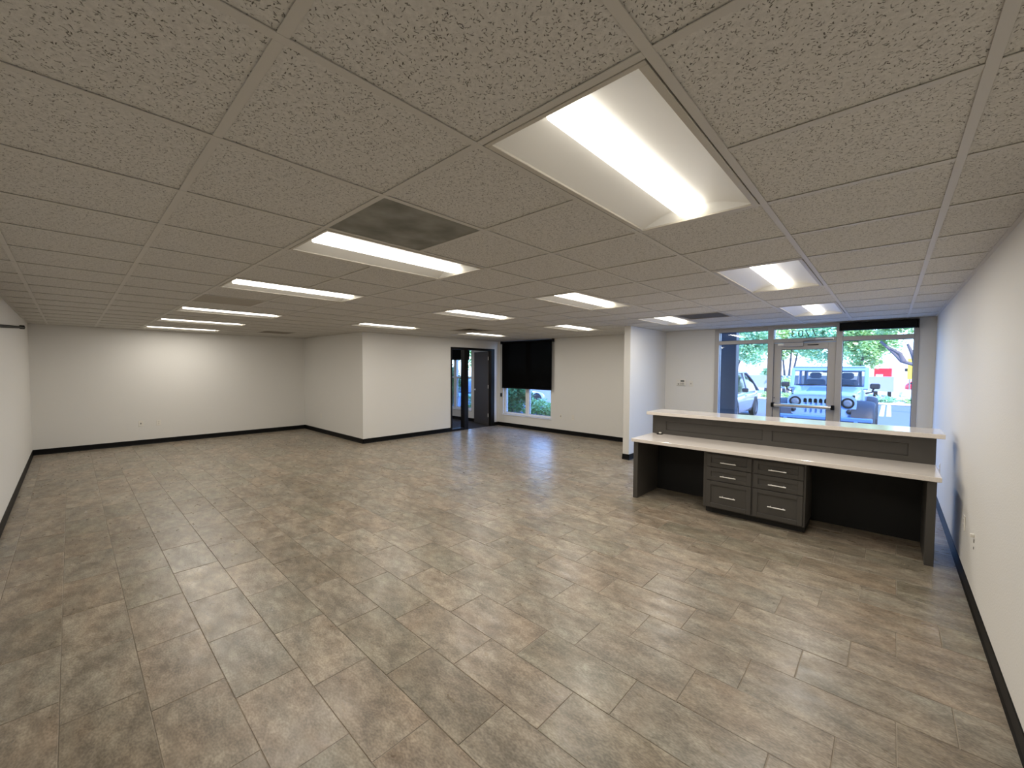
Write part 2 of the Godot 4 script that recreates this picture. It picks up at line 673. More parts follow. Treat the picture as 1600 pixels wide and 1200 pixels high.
func floor_tiles() -> void:
	var fl := struct_node("floor", "brown grey stone-look tile floor laid in a stepped bond")
	var st := begin()
	for r: Rect2 in room_rects():
		box(st, Vector3(r.position.x, -0.12, r.position.y), Vector3(r.end.x, -0.003, r.end.y))
	part("grout_bed", st, M.grout, fl)
	st = begin()
	box(st, Vector3(XL, -0.12, ZF), Vector3(XD - 0.02, 0.004, ZJ - 0.12))
	part("office_carpet", st, M.carpet, fl).set_meta("label", "dark carpet inside the office")
	# rows run along x, 0.2945 deep; tiles 0.594 long, each row stepped on by a third
	var deep := 0.2945
	var long := 0.5955
	var gap := 0.0014
	var list := []
	for n in range(-2, 30):
		var z1 := 0.075 - deep * n
		var x0 := -2.725 + 0.2005 * n
		for m in range(-30, 30):
			var xa := x0 + long * m
			var cell := Rect2(xa + gap * 1.3, z1 - deep + gap * 0.7, long - 2.6 * gap, deep - 1.4 * gap)
			for r: Rect2 in room_rects():
				var q := cell.intersection(r)
				if q.size.x > 0.012 and q.size.y > 0.012:
					var v := seen(Vector3(q.get_center().x, 0, q.get_center().y))
					list.append([v[1] if v[0] else v[1] + 1000.0, q])
	list.sort_custom(func(a, b): return a[0] < b[0])
	var rest := []
	for k in 7:
		rest.append(begin())
	var r3 := RandomNumberGenerator.new()
	r3.seed = 5
	for i in list.size():
		var q: Rect2 = list[i][1]
		var kind := r3.randi() % 7
		var y := r3.randf_range(-0.0005, 0.0006)
		var tilt := Vector2(r3.randf_range(-0.0016, 0.0016), r3.randf_range(-0.0022, 0.0022))
		if i < 299:
			st = begin()
			var c := Vector3(q.get_center().x, 0, q.get_center().y)
			tile_slab(st, Rect2(q.position - Vector2(c.x, c.z), q.size), y, tilt)
			part("tile", st, M.tiles[kind], fl, c)
		else:
			tile_slab(rest[kind], q, y, tilt)
	var am := ArrayMesh.new()
	for k in 7:
		rest[k].set_material(M.tiles[k])
		rest[k].commit(am)
	var o := MeshInstance3D.new()
	o.mesh = am
	o.name = "distant_tiles"
	o.set_meta("kind", "stuff")
	fl.add_child(o, true)


# ------------------------------------------------------------------ suspended ceiling

func light_cells() -> Array:
	return [[0, 1], [3, 1], [6, 1], [10, 1], [13, 1], [16, 1], [0, 5], [3, 5], [6, 5], [10, 5], [0, 9], [3, 9], [6, 9], [10, 9]]


func panel_cells() -> Dictionary:
	return {Vector2i(2, 1): "grey", Vector2i(8, 1): "pale", Vector2i(2, 9): "grille", Vector2i(9, 8): "diffuser", Vector2i(15, 4): "grille"}


func acoustic_tile(q: Rect2, full: Rect2, turn: int) -> ArrayMesh:
	var st := begin()
	var c := q.get_center()
	var y0 := 0.003
	var cut := func(p: Vector2) -> Vector2:
		var u := (p - full.position) / full.size - Vector2(0.5, 0.5)
		for k in turn:
			u = Vector2(-u.y, u.x)
		return u + Vector2(0.5, 0.5)
	var corners := [q.position, Vector2(q.end.x, q.position.y), q.end, Vector2(q.position.x, q.end.y)]
	for idx: Array in [[0, 2, 1], [0, 3, 2]]:
		for i: int in idx:
			st.set_normal(Vector3.DOWN)
			st.set_tangent(Plane(1, 0, 0, 1))
			st.set_uv(cut.call(corners[i]))
			st.add_vertex(Vector3(corners[i].x - c.x, y0, corners[i].y - c.y))
	for i in 4:
		var a: Vector2 = corners[i] - c
		var b: Vector2 = corners[(i + 1) % 4] - c
		var n := Vector3((a + b).x, 0, (a + b).y).normalized()
		var ring := [Vector3(a.x, y0, a.y), Vector3(b.x, y0, b.y), Vector3(b.x, y0 + 0.016, b.y), Vector3(a.x, y0 + 0.016, a.y)]
		var k: Vector3 = (ring[1] - ring[0]).cross(ring[2] - ring[0])
		var order := [0, 1, 2, 0, 2, 3] if k.dot(n) < 0 else [0, 2, 1, 0, 3, 2]
		for j: int in order:
			st.set_normal(n)
			st.set_tangent(Plane(1, 0, 0, 1))
			st.set_uv(Vector2(0.5, 0.5))
			st.add_vertex(ring[j])
	return st.commit()


func ceiling_grid() -> void:
	var ce := struct_node("ceiling", "suspended ceiling of square fissured tiles in a metal grid", Vector3(0, CEIL, 0))
	var st := begin()
	for r: Array in [[XL, ZF, XD - 0.12, -6.62], [XL, -5.98, XD - 0.12, ZJ - 0.12], [XL, -6.62, -10.47, -5.98], [-9.23, -6.62, XD - 0.12, -5.98]]:
		box(st, Vector3(r[0], 0.0, r[1]), Vector3(r[2], 0.02, r[3]))
	part("office_ceiling", st, M.wall, ce)
	var covered := {}
	for c: Array in light_cells():
		covered[Vector2i(c[0], c[1])] = "light"
		covered[Vector2i(c[0], c[1] + 1)] = "light"
	for c: Vector2i in panel_cells():
		covered[c] = "panel"
	var shared := []
	for k in 4:
		shared.append(acoustic_tile(Rect2(0, 0, GRID, GRID), Rect2(0, 0, GRID, GRID), k))
	var r4 := RandomNumberGenerator.new()
	r4.seed = 77
	for i in range(-2, 19):
		for k in range(-3, 15):
			var cell := Rect2(GX - GRID * (i + 1), GZ - GRID * (k + 1), GRID, GRID)
			var turn := r4.randi() % 4
			if covered.has(Vector2i(i, k)):
				continue
			for r: Rect2 in room_rects():
				var q := cell.intersection(r)
				if q.size.x < 0.015 or q.size.y < 0.015:
					continue
				var c := Vector3(q.get_center().x, 0, q.get_center().y)
				var whole := q.size.x > GRID - 0.002 and q.size.y > GRID - 0.002
				mesh_node("ceiling_tile", shared[turn] if whole else acoustic_tile(q, cell, turn), M.acoustic, ce, c)
	# inverted tees: long ones along z, short ones along x between them
	var w := 0.0135
	for i in range(-1, 18):
		var x := GX - GRID * i
		var z_end := ZF if x > XD else ZJ
		if x < XL or x > XR:
			continue
		st = begin()
		soft(st, Vector3(x - w, -0.0022, z_end), Vector3(x + w, 0.0011, ZB), 0.0006)
		box(st, Vector3(x - 0.002, 0.001, z_end), Vector3(x + 0.002, 0.04, ZB))
		part("main_tee", st, M.tee, ce)
	for k in range(-1, 14):
		var z := GZ - GRID * k
		if z < ZF or z > ZB:
			continue
		var x_lo := XL if z > ZJ else XD
		var i0 := -1
		var start := XR
		for i in range(-2, 19):
			var a := minf(GX - GRID * i, XR)
			var b := maxf(GX - GRID * (i + 1), x_lo)
			if a <= x_lo or b >= a:
				continue
			var inside: bool = covered.get(Vector2i(i, k - 1), "") == "light" and covered.get(Vector2i(i, k), "") == "light" and [i, k - 1] in light_cells()
			if inside:
				continue
			st = begin()
			soft(st, Vector3(b + (w if b > x_lo else 0.0), -0.0016, z - w), Vector3(a - (w if a < XR else 0.0), 0.0011, z + w), 0.0006)
			part("cross_tee", st, M.tee, ce)
	# angle along the walls
	st = begin()
	for r: Array in [[XR - 0.02, ZF, XR, ZB], [XL, ZB - 0.02, XR, ZB], [XL, ZJ, XL + 0.02, ZB], [XL, ZJ, XD, ZJ + 0.02], [XD, ZF, XD + 0.02, ZJ], [XD, ZF, XR, ZF + 0.02]]:
		box(st, Vector3(r[0], -0.0012, r[1]), Vector3(r[2], 0.0008, r[3]))
	part("wall_angle", st, M.tee, ce)
	# panels and grilles laid into the grid
	for c: Vector2i in panel_cells():
		var at := Vector3(GX - GRID * (c.x + 0.5), CEIL, GZ - GRID * (c.y + 0.5))
		var h := GRID / 2 - 0.004
		match panel_cells()[c]:
			"grey":
				var t := thing("ceiling_panel", "plain dark grey square ceiling panel beside the second nearest light", "ceiling panel", at)
				st = begin()
				soft(st, Vector3(-h, 0.0012, -h), Vector3(h, 0.014, h), 0.001)
				part("sheet", st, M.grey_panel, t)
			"pale":
				var t := thing("ceiling_panel", "slightly darker square ceiling panel between the third and fourth lights", "ceiling panel", at)
				st = begin()
				soft(st, Vector3(-h, 0.0012, -h), Vector3(h, 0.014, h), 0.001)
				part("sheet", st, M.pale_panel, t)
			"grille":
				var near := c.x == 2
				var t := thing("return_grille", "square grey return air grille beside the light near the entrance" if near else "dark return air grille in the ceiling near the far corner", "air vent", at, 0.0)
				st = begin()
				for s: Array in [[-h, -h, h, -h + 0.03], [-h, h - 0.03, h, h], [-h, -h + 0.03, -h + 0.03, h - 0.03], [h - 0.03, -h + 0.03, h, h - 0.03]]:
					box(st, Vector3(s[0], -0.003, s[1]), Vector3(s[2], 0.008, s[3]))
				part("frame", st, M.vent, t)
				st = begin()
				box(st, Vector3(-h + 0.02, 0.02, -h + 0.02), Vector3(h - 0.02, 0.024, h - 0.02))
				part("backing", st, M.vent_dark, t)
				for k in 26:
					st = begin()
					var x := -h + 0.04 + k * (2 * h - 0.08) / 25.0
					box(st, Vector3(-0.001, -0.008, -h + 0.03), Vector3(0.001, 0.008, h - 0.03), Transform3D(Basis(Vector3.BACK, 0.6), Vector3(x, 0.006, 0)))
					part("slat", st, M.vent, t)
			"diffuser":
				var t := thing("air_diffuser", "square stepped air diffuser beside the light near the office window", "air vent", at)
				for k in 4:
					var a := h - 0.02 - k * 0.065
					var b := a - 0.05
					st = begin()
					for s in 4:
						var turn := Basis(Vector3.UP, s * PI / 2)
						var y0 := -0.004
						var y1 := 0.035
						quad(st, turn * Vector3(-a, y0, a), turn * Vector3(a, y0, a), turn * Vector3(b, y1, b), turn * Vector3(-b, y1, b), Vector3.DOWN)
						quad(st, turn * Vector3(-a, y0 + 0.002, a), turn * Vector3(a, y0 + 0.002, a), turn * Vector3(b, y1 + 0.002, b), turn * Vector3(-b, y1 + 0.002, b), Vector3.UP)
					part("cone", st, M.vent, t)
				st = begin()
				box(st, Vector3(-h, 0.045, -h), Vector3(h, 0.05, h))
				part("backing", st, M.vent_dark, t)
				st = begin()
				for s: Array in [[-h, -h, h, -h + 0.02], [-h, h - 0.02, h, h], [-h, -h + 0.02, -h + 0.02, h - 0.02], [h - 0.02, -h + 0.02, h, h - 0.02]]:
					box(st, Vector3(s[0], -0.005, s[1]), Vector3(s[2], 0.006, s[3]))
				part("frame", st, M.vent, t)


func make_troffer() -> Dictionary:
	var hw := GRID / 2 - 0.0185
	var hl := GRID - 0.016
	var d := {}
	var st := begin()
	var f := 0.016
	var fs := 0.024
	for s: Array in [[-hw, -hl, hw, -hl + f], [-hw, hl - f, hw, hl], [-hw, -hl + f, -hw + fs, hl - f], [hw - fs, -hl + f, hw, hl - f]]:
		soft(st, Vector3(s[0], -0.004, s[1]), Vector3(s[2], 0.008, s[3]), 0.0015)
	d.frame = st.commit()
	var ix := hw - fs
	var iz := hl - f
	var lx := 0.063
	var lz := iz - 0.045
	var yt := 0.046
	for s: float in [-1.0, 1.0]:
		st = begin()
		var g := []
		for k in 7:
			var t := k / 6.0
			var x := lerpf(ix, lx, t)
			var y := 0.004 + (yt - 0.004) * sin(t * PI / 2)
			var z := lerpf(iz, lz, t)
			g.append([Vector3(s * x, y, -z), Vector3(s * x, y, -z * 0.33), Vector3(s * x, y, z * 0.33), Vector3(s * x, y, z)])
		skin(st, g, Vector3(s * 0.15, 3.0, 0))
		d["reflector%d" % int(s)] = st.commit()
		st = begin()
		g = []
		for k in 7:
			var t := k / 6.0
			var z := lerpf(iz, lz, t)
			var y := 0.004 + (yt - 0.004) * sin(t * PI / 2)
			var x := lerpf(ix, lx, t)
			g.append([Vector3(-x, y, s * z), Vector3(-x * 0.33, y, s * z), Vector3(x * 0.33, y, s * z), Vector3(x, y, s * z)])
		skin(st, g, Vector3(0, 3.0, s * 0.55))
		d["end%d" % int(s)] = st.commit()
	st = begin()
	var g := []
	for k in 13:
		var a := PI * k / 12.0
		var x := -lx * cos(a)
		var y := yt - 0.0445 * pow(sin(a), 0.5)
		g.append([Vector3(x, y, -lz - 0.004), Vector3(x, y, 0), Vector3(x, y, lz + 0.004)])
	skin(st, g, Vector3(0, 3.0, 0))
	d.lens = st.commit()
	st = begin()
	box(st, Vector3(-hw, 0.05, -hl), Vector3(hw, 0.10, hl))
	for s: Array in [[-hw, -hl, hw, -hl + 0.003], [-hw, hl - 0.003, hw, hl], [-hw, -hl, -hw + 0.003, hl], [hw - 0.003, -hl, hw, hl]]:
		box(st, Vector3(s[0], 0.008, s[1]), Vector3(s[2], 0.05, s[3]))
	d.housing = st.commit()
	return d


func lights() -> void:
	var d := make_troffer()
	var words := {
		Vector2i(0, 1): "largest lit troffer light, nearest the camera at the upper right",
		Vector2i(3, 1): "lit troffer light beside the plain dark grey ceiling panel",
		Vector2i(6, 1): "third lit troffer light of the long left row",
		Vector2i(10, 1): "fourth lit troffer light of the long left row",
		Vector2i(13, 1): "fifth lit troffer light of the long left row, second from the far wall",
		Vector2i(16, 1): "lit troffer light closest to the wide far wall",
		Vector2i(0, 5): "lit troffer light on the ceiling above the reception desk",
		Vector2i(3, 5): "second lit troffer light of the middle row, left of the desk",
		Vector2i(6, 5): "third lit troffer light of the middle row, above the open floor",
		Vector2i(10, 5): "lit troffer light close to the corner of the office wall",
		Vector2i(0, 9): "lit troffer light in front of the glass entrance door",
		Vector2i(3, 9): "lit troffer light beside the stub wall and the return grille",
		Vector2i(6, 9): "lit troffer light in front of the black roller blind",
		Vector2i(10, 9): "lit troffer light beside the stepped diffuser outside the office door"}
	for c: Array in light_cells():
		var key := Vector2i(c[0], c[1])
		var t := thing("ceiling_light", words[key], "ceiling light", Vector3(GX - GRID * (c[0] + 0.5), CEIL, GZ - GRID * (c[1] + 1)), 0.0, "recessed troffer lights")
		mesh_node("frame", d.frame, M.fitting_frame, t)
		for s: int in [-1, 1]:
			mesh_node("reflector", d["reflector%d" % s], M.fitting_white, t)
			mesh_node("end_plate", d["end%d" % s], M.fitting_white, t)
		mesh_node("housing", d.housing, M.fitting_white, t)
		mesh_node("lens", d.lens, M.glow, t).set_meta("label", "glowing white lens strip")
		var l := AreaLight3D.new()
		l.name = "lamp"
		l.area_size = Vector2(0.10, 1.06)
		l.light_color = Color(1.0, 0.975, 0.935)
		l.light_energy = 1.62
		l.shadow_enabled = true
		l.set("area_range", 30.0)
		l.set("area_attenuation", 2.0)
		l.rotation = Vector3(-PI / 2, 0, 0)
		l.position = Vector3(0, -0.001, 0)
		t.add_child(l)
	# an added light, unseen above the door head, put in to brighten the office
	var src := get_node("ceiling_light_001")
	var o := src.duplicate()
	o.name = numbered("ceiling_light")
	add_child(o)
	o.position = Vector3(-9.85, CEIL - 0.006, -6.3)
	o.rotation.y = PI / 2
	tag(o, "added unseen troffer light that brightens the inside of the office", "ceiling light", "recessed troffer lights")


# ------------------------------------------------------------------ shop front

func bar(st: SurfaceTool, x0: float, x1: float, y0: float, y1: float, z0: float, z1: float, e := 0.003) -> void:
	soft(st, Vector3(minf(x0, x1), y0, minf(z0, z1)), Vector3(maxf(x0, x1), y1, maxf(z0, z1)), e)


func pane(called: String, x0: float, x1: float, y0: float, y1: float, z: float, parent: Node3D, m: Material) -> MeshInstance3D:
	var st := begin()
	quad(st, Vector3(x0, y0, z), Vector3(x1, y0, z), Vector3(x1, y1, z), Vector3(x0, y1, z), Vector3.BACK)
	return part(called, st, m, parent)


func gasket(parent: Node3D, x0: float, x1: float, y0: float, y1: float, z: float) -> void:
	var st := begin()
	var g := 0.006
	box(st, Vector3(x0 - 0.004, y0 - 0.004, z), Vector3(x0 + g, y1 + 0.004, z + 0.012))
	box(st, Vector3(x1 - g, y0 - 0.004, z), Vector3(x1 + 0.004, y1 + 0.004, z + 0.012))
	box(st, Vector3(x0 + g, y0 - 0.004, z), Vector3(x1 - g, y0 + g, z + 0.012))
	box(st, Vector3(x0 + g, y1 - g, z), Vector3(x1 - g, y1 + 0.004, z + 0.012))
	part("gasket", st, M.gasket, parent)


func shop_front() -> void:
	var w := struct_node("window_1", "aluminium framed glass shop front round the entrance door")
	var za := ZF - 0.125
	var zb := ZF + 0.012
	var zg := ZF - 0.06
	var st: SurfaceTool
	for x: Array in [[-2.46, -2.385], [-1.592, -1.502], [-0.648, -0.566], [0.242, 0.295]]:
		st = begin()
		bar(st, x[0], x[1], 0.0, 2.385, za, zb)
		part("mullion", st, M.aluminium, w)
	for r: Array in [[-2.385, -1.592, 2.322, 2.385], [-1.502, -0.648, 2.335, 2.385], [-0.566, 0.242, 2.322, 2.385],
		[-2.385, -1.592, 2.100, 2.166], [-1.502, -0.648, 2.098, 2.166], [-0.566, 0.242, 2.100, 2.166], [-2.385, -1.592, 0.0, 0.12], [-0.566, 0.242, 0.0, 0.12]]:
		st = begin()
		bar(st, r[0], r[1], r[2], r[3], za + 0.004, zb - 0.004)
		part("rail", st, M.aluminium, w)
	for r: Array in [[-2.385, -1.592, 2.166, 2.322], [-2.385, -1.592, 0.12, 2.100], [-0.566, 0.242, 2.166, 2.322], [-0.566, 0.242, 0.12, 2.100], [-1.502, -0.648, 2.166, 2.335]]:
		var p := pane("pane", r[0], r[1], r[2], r[3], zg, w, M.glass)
		gasket(w, r[0], r[1], r[2], r[3], zg)
		if r[3] == 2.335:
			# the street number, stuck on to be read from outside
			var x := -0.895
			for ch in ["7", "7", "0", "3"]:
				var tm := TextMesh.new()
				tm.text = ch
				var fnt := SystemFont.new()
				fnt.font_names = PackedStringArray(["Droid Sans"])
				tm.font = fnt
				tm.font_size = 64
				tm.pixel_size = 0.00250
				tm.depth = 0.002
				var o := mesh_node("digit", tm, M.black, p, Vector3(x - 0.04, 2.248, zg - 0.003))
				o.rotation.y = PI
				x -= 0.097
	# door leaf
	var d := struct_node("door_1", "glass entrance door with wide aluminium stiles and push bar", Vector3(-1.075, 0, ZF))
	var hw := 0.424
	var z0 := -0.085
	var z1 := -0.022
	for r: Array in [[-hw, -hw + 0.106, 0.012, 2.092], [hw - 0.1, hw, 0.012, 2.092]]:
		st = begin()
		bar(st, r[0], r[1], r[2], r[3], z0, z1)
		part("stile", st, M.aluminium, d)
	for r: Array in [[-hw + 0.106, hw - 0.1, 1.982, 2.092], [-hw + 0.106, hw - 0.1, 0.012, 0.27]]:
		st = begin()
		bar(st, r[0], r[1], r[2], r[3], z0 + 0.003, z1 - 0.003)
		part("rail", st, M.aluminium, d)
	pane("pane", -hw + 0.106, hw - 0.1, 0.27, 1.982, -0.055, d, M.glass)
	gasket(d, -hw + 0.106, hw - 0.1, 0.27, 1.982, -0.055)
	# push bar
	var pb := begin()
	tube(pb, [Vector3(-hw + 0.03, 1.028, 0.055), Vector3(hw - 0.03, 1.028, 0.055)], 0.031, 18)
	var bar_node := part("push_bar", pb, M.bright_metal, d)
	for s: float in [-1.0, 1.0]:
		st = begin()
		soft(st, Vector3(s * (hw - 0.012) - 0.022, 0.992, -0.022), Vector3(s * (hw - 0.012) + 0.022, 1.064, 0.09), 0.004)
		part("end_cap", st, M.black, bar_node)
	st = begin()
	soft(st, Vector3(-0.41, 1.14, -0.022), Vector3(-0.39, 1.15, -0.004), 0.002)
	part("lock_turn", st, M.black, d)
	# closer
	st = begin()
	soft(st, Vector3(-0.275, 2.03, -0.022), Vector3(0.0, 2.092, 0.045), 0.004)
	var cl := part("closer", st, M.aluminium, d)
	st = begin()
	soft(st, Vector3(-0.365, 2.05, -0.022), Vector3(-0.275, 2.085, 0.012), 0.003)
	part("closer_bracket", st, M.nickel, cl)
	st = begin()
	tube(st, [Vector3(-0.005, 2.11, 0.03), Vector3(0.10, 2.118, 0.09), Vector3(0.28, 2.128, 0.07)], 0.009, 8)
	tube(st, [Vector3(0.28, 2.128, 0.07), Vector3(0.40, 2.132, 0.018)], 0.008, 8)
	part("closer_arm", st, M.plastic_grey, cl)
	st = begin()
	soft(st, Vector3(0.16, 2.125, 0.013), Vector3(0.40, 2.155, 0.03), 0.003)
	part("closer_shoe", st, M.nickel, cl)
	st = begin()
	soft(st, Vector3(0.05, 2.045, -0.022), Vector3(0.2, 2.056, -0.008), 0.002)
	part("stop", st, M.black, d)
	st = begin()
	soft(st, Vector3(-hw, 0.0, -0.11), Vector3(hw, 0.01, 0.0), 0.003)
	part("threshold", st, M.bright_metal, d)
	# rolled-up blind over the right-hand light
	var b := thing("roller_blind", "black roller blind rolled up above the window right of the door", "roller blind", Vector3(-0.16, 2.31, ZF + 0.075))
	st = begin()
	soft(st, Vector3(-0.435, -0.058, -0.055), Vector3(0.435, 0.062, 0.05), 0.01)
	part("cassette", st, M.black, b)
	for s: float in [-1.0, 1.0]:
		st = begin()
		soft(st, Vector3(s * 0.44 - 0.006, -0.062, -0.06), Vector3(s * 0.44 + 0.006, 0.066, 0.054), 0.003)
		part("end_cap", st, M.black_metal, b)


# ------------------------------------------------------------------ windows in the front wall

func frame_window(called: String, label: String, x0: float, x1: float) -> void:
	var w := struct_node(called, label)
	var y0 := 0.34
	var y1 := 2.385
	var zi := ZF - 0.06
	var zo := ZF - 0.14
	var xm := (x0 + x1) / 2 - 0.035
	var st: SurfaceTool
	for x: Array in [[x0, x0 + 0.065], [xm - 0.03, xm + 0.10], [x1 - 0.06, x1]]:
		st = begin()
		bar(st, x[0], x[1], y0, y1, zo, zi)
		part("jamb", st, M.vinyl_white, w)
	for k in 2:
		var a: float = [x0 + 0.065, xm + 0.10][k]
		var b: float = [xm - 0.03, x1 - 0.06][k]
		for y: Array in [[y0, y0 + 0.06], [1.315, 1.365], [y1 - 0.06, y1]]:
			st = begin()
			bar(st, a, b, y[0], y[1], zo + 0.005, zi - 0.005)
			part("rail", st, M.vinyl_white, w)
		pane("pane", a, b, y0 + 0.06, 1.315, ZF - 0.10, w, M.glass)
		pane("pane", a, b, 1.365, y1 - 0.06, ZF - 0.11, w, M.glass)
		gasket(w, a, b, y0 + 0.06, 1.315, ZF - 0.10)
	st = begin()
	soft(st, Vector3(x0 - 0.02, y0 - 0.022, ZF - 0.06), Vector3(x1 + 0.02, y0, ZF + 0.018), 0.004)
	part("window_sill", st, M.vinyl_white, w)


func window_and_blind() -> void:
	frame_window("window_2", "white framed window half covered by the black roller blind", -8.06, -6.345)
	frame_window("window_3", "white framed window inside the office seen past the door", -11.11, -9.42)
	var b := thing("roller_blind", "black see-through roller blind lowered over the window near the office door", "roller blind", Vector3(-7.17, 2.35, ZF + 0.06))
	var st := begin()
	tube(st, [Vector3(-0.89, 0, 0), Vector3(0.895, 0, 0)], 0.028, 16)
	part("roller", st, M.black, b)
	for s: float in [-1.0, 1.0]:
		st = begin()
		soft(st, Vector3(s * 0.906 - 0.008, -0.04, -0.06), Vector3(s * 0.906 + 0.008, 0.04, 0.035), 0.003)
		part("bracket", st, M.black_metal, b)
	st = begin()
	box(st, Vector3(-0.85, -1.245, 0.024), Vector3(0.896, 0.0, 0.0255))
	part("fabric", st, M.screen, b)
	st = begin()
	soft(st, Vector3(-0.85, -1.268, 0.018), Vector3(0.896, -1.236, 0.032), 0.004)
	part("hem_bar", st, M.black, b)
	st = begin()
	tube(st, [Vector3(-0.905, 0.0, 0.015), Vector3(-0.932, -0.7, 0.01), Vector3(-0.935, -1.44, -0.03)], 0.0022, 6)
	part("pull_chain", st, M.black, b)
	st = begin()
	soft(st, Vector3(-0.955, -1.52, -0.058), Vector3(-0.92, -1.42, -0.012), 0.006)
	part("chain_tensioner", st, M.black, b)
	b = thing("roller_blind", "dark roller blind partly lowered over the office window", "roller blind", Vector3(-10.26, 2.35, ZF + 0.05))
	st = begin()
	tube(st, [Vector3(-0.85, 0, 0), Vector3(0.85, 0, 0)], 0.028, 16)
	part("roller", st, M.black, b)
	st = begin()
	box(st, Vector3(-0.84, -0.44, 0.024), Vector3(0.84, 0.0, 0.0255))
	part("fabric", st, M.screen, b)
	st = begin()
	soft(st, Vector3(-0.84, -0.462, 0.018), Vector3(0.84, -0.432, 0.032), 0.004)
	part("hem_bar", st, M.black, b)


func office_door() -> void:
	var f := struct_node("trim_1", "black metal frame of the office door with a tinted side light")
	var xa := XD - 0.135
	var xb := XD + 0.015
	var st: SurfaceTool
	for z: Array in [[-6.655, -6.61], [-7.20, -7.06], [-8.18, -8.05]]:
		st = begin()
		soft(st, Vector3(xa, 0.0, z[0]), Vector3(xb, 2.175, z[1]), 0.003)
		part("post", st, M.black_metal, f)
	st = begin()
	soft(st, Vector3(xa, 2.118, -8.05), Vector3(xb, 2.175, -7.20), 0.003)
	soft(st, Vector3(xa, 2.118, -7.06), Vector3(xb, 2.175, -6.655), 0.003)
	part("head", st, M.black_metal, f)
	st = begin()
	soft(st, Vector3(xa, 0.0, -7.06), Vector3(xb, 0.055, -6.655), 0.003)
	part("sill_rail", st, M.black_metal, f)
	st = begin()
	quad(st, Vector3(XD - 0.06, 0.055, -7.06), Vector3(XD - 0.06, 0.055, -6.655), Vector3(XD - 0.06, 2.118, -6.655), Vector3(XD - 0.06, 2.118, -7.06), Vector3.RIGHT)
	part("pane", st, M.tinted, f).set_meta("label", "tinted glass side light")
	# the leaf stands open into the office
	var d := struct_node("door_2", "dark grey office door standing open", Vector3(-8.335, 0, -8.045))
	d.rotation.y = deg_to_rad(-14.0)
	st = begin()
	soft(st, Vector3(-0.845, 0.012, -0.022), Vector3(0.0, 2.108, 0.022), 0.003)
	part("leaf", st, M.door_grey, d)
	st = begin()
	for s: float in [-1.0, 1.0]:
		lathe(st, [Vector2(0.001, 0.030), Vector2(0.027, 0.030), Vector2(0.029, 0.026), Vector2(0.029, 0.02)], Transform3D(Basis.from_euler(Vector3(0, 0.0 if s > 0 else PI, 0)), Vector3(-0.78, 1.0, 0)), 18)
		tube(st, [Vector3(-0.78, 1.0, s * 0.025), Vector3(-0.78, 1.0, s * 0.065), Vector3(-0.77, 1.0, s * 0.072), Vector3(-0.67, 1.0, s * 0.072)], 0.009, 10)
	part("lever_handle", st, M.nickel, d)
	for y: float in [0.25, 1.06, 1.86]:
		st = begin()
		tube(st, [Vector3(0.004, y, 0.026), Vector3(0.004, y + 0.1, 0.026)], 0.008, 10)
		part("hinge", st, M.nickel, d)


# ------------------------------------------------------------------ reception desk

# shaker style front: four frame members round a sunk panel, face to +z
func shaker(parent: Node3D, called: String, w: float, h: float, rail: float, at: Vector3, m: Material) -> Node3D:
	var o := Node3D.new()
	o.name = called
	o.position = at
	parent.add_child(o, true)
	var st := begin()
	var t := 0.02
	soft(st, Vector3(-w / 2, -h / 2, 0), Vector3(-w / 2 + rail, h / 2, t), 0.0015)
	soft(st, Vector3(w / 2 - rail, -h / 2, 0), Vector3(w / 2, h / 2, t), 0.0015)
	soft(st, Vector3(-w / 2 + rail, -h / 2, 0), Vector3(w / 2 - rail, -h / 2 + rail, t), 0.0015)
	soft(st, Vector3(-w / 2 + rail, h / 2 - rail, 0), Vector3(w / 2 - rail, h / 2, t), 0.0015)
	part("front_frame", st, m, o)
	st = begin()
	box(st, Vector3(-w / 2 + rail - 0.004, -h / 2 + rail - 0.004, 0.0), Vector3(w / 2 - rail + 0.004, h / 2 - rail + 0.004, 0.009))
	part("front_panel", st, m, o)
	return o


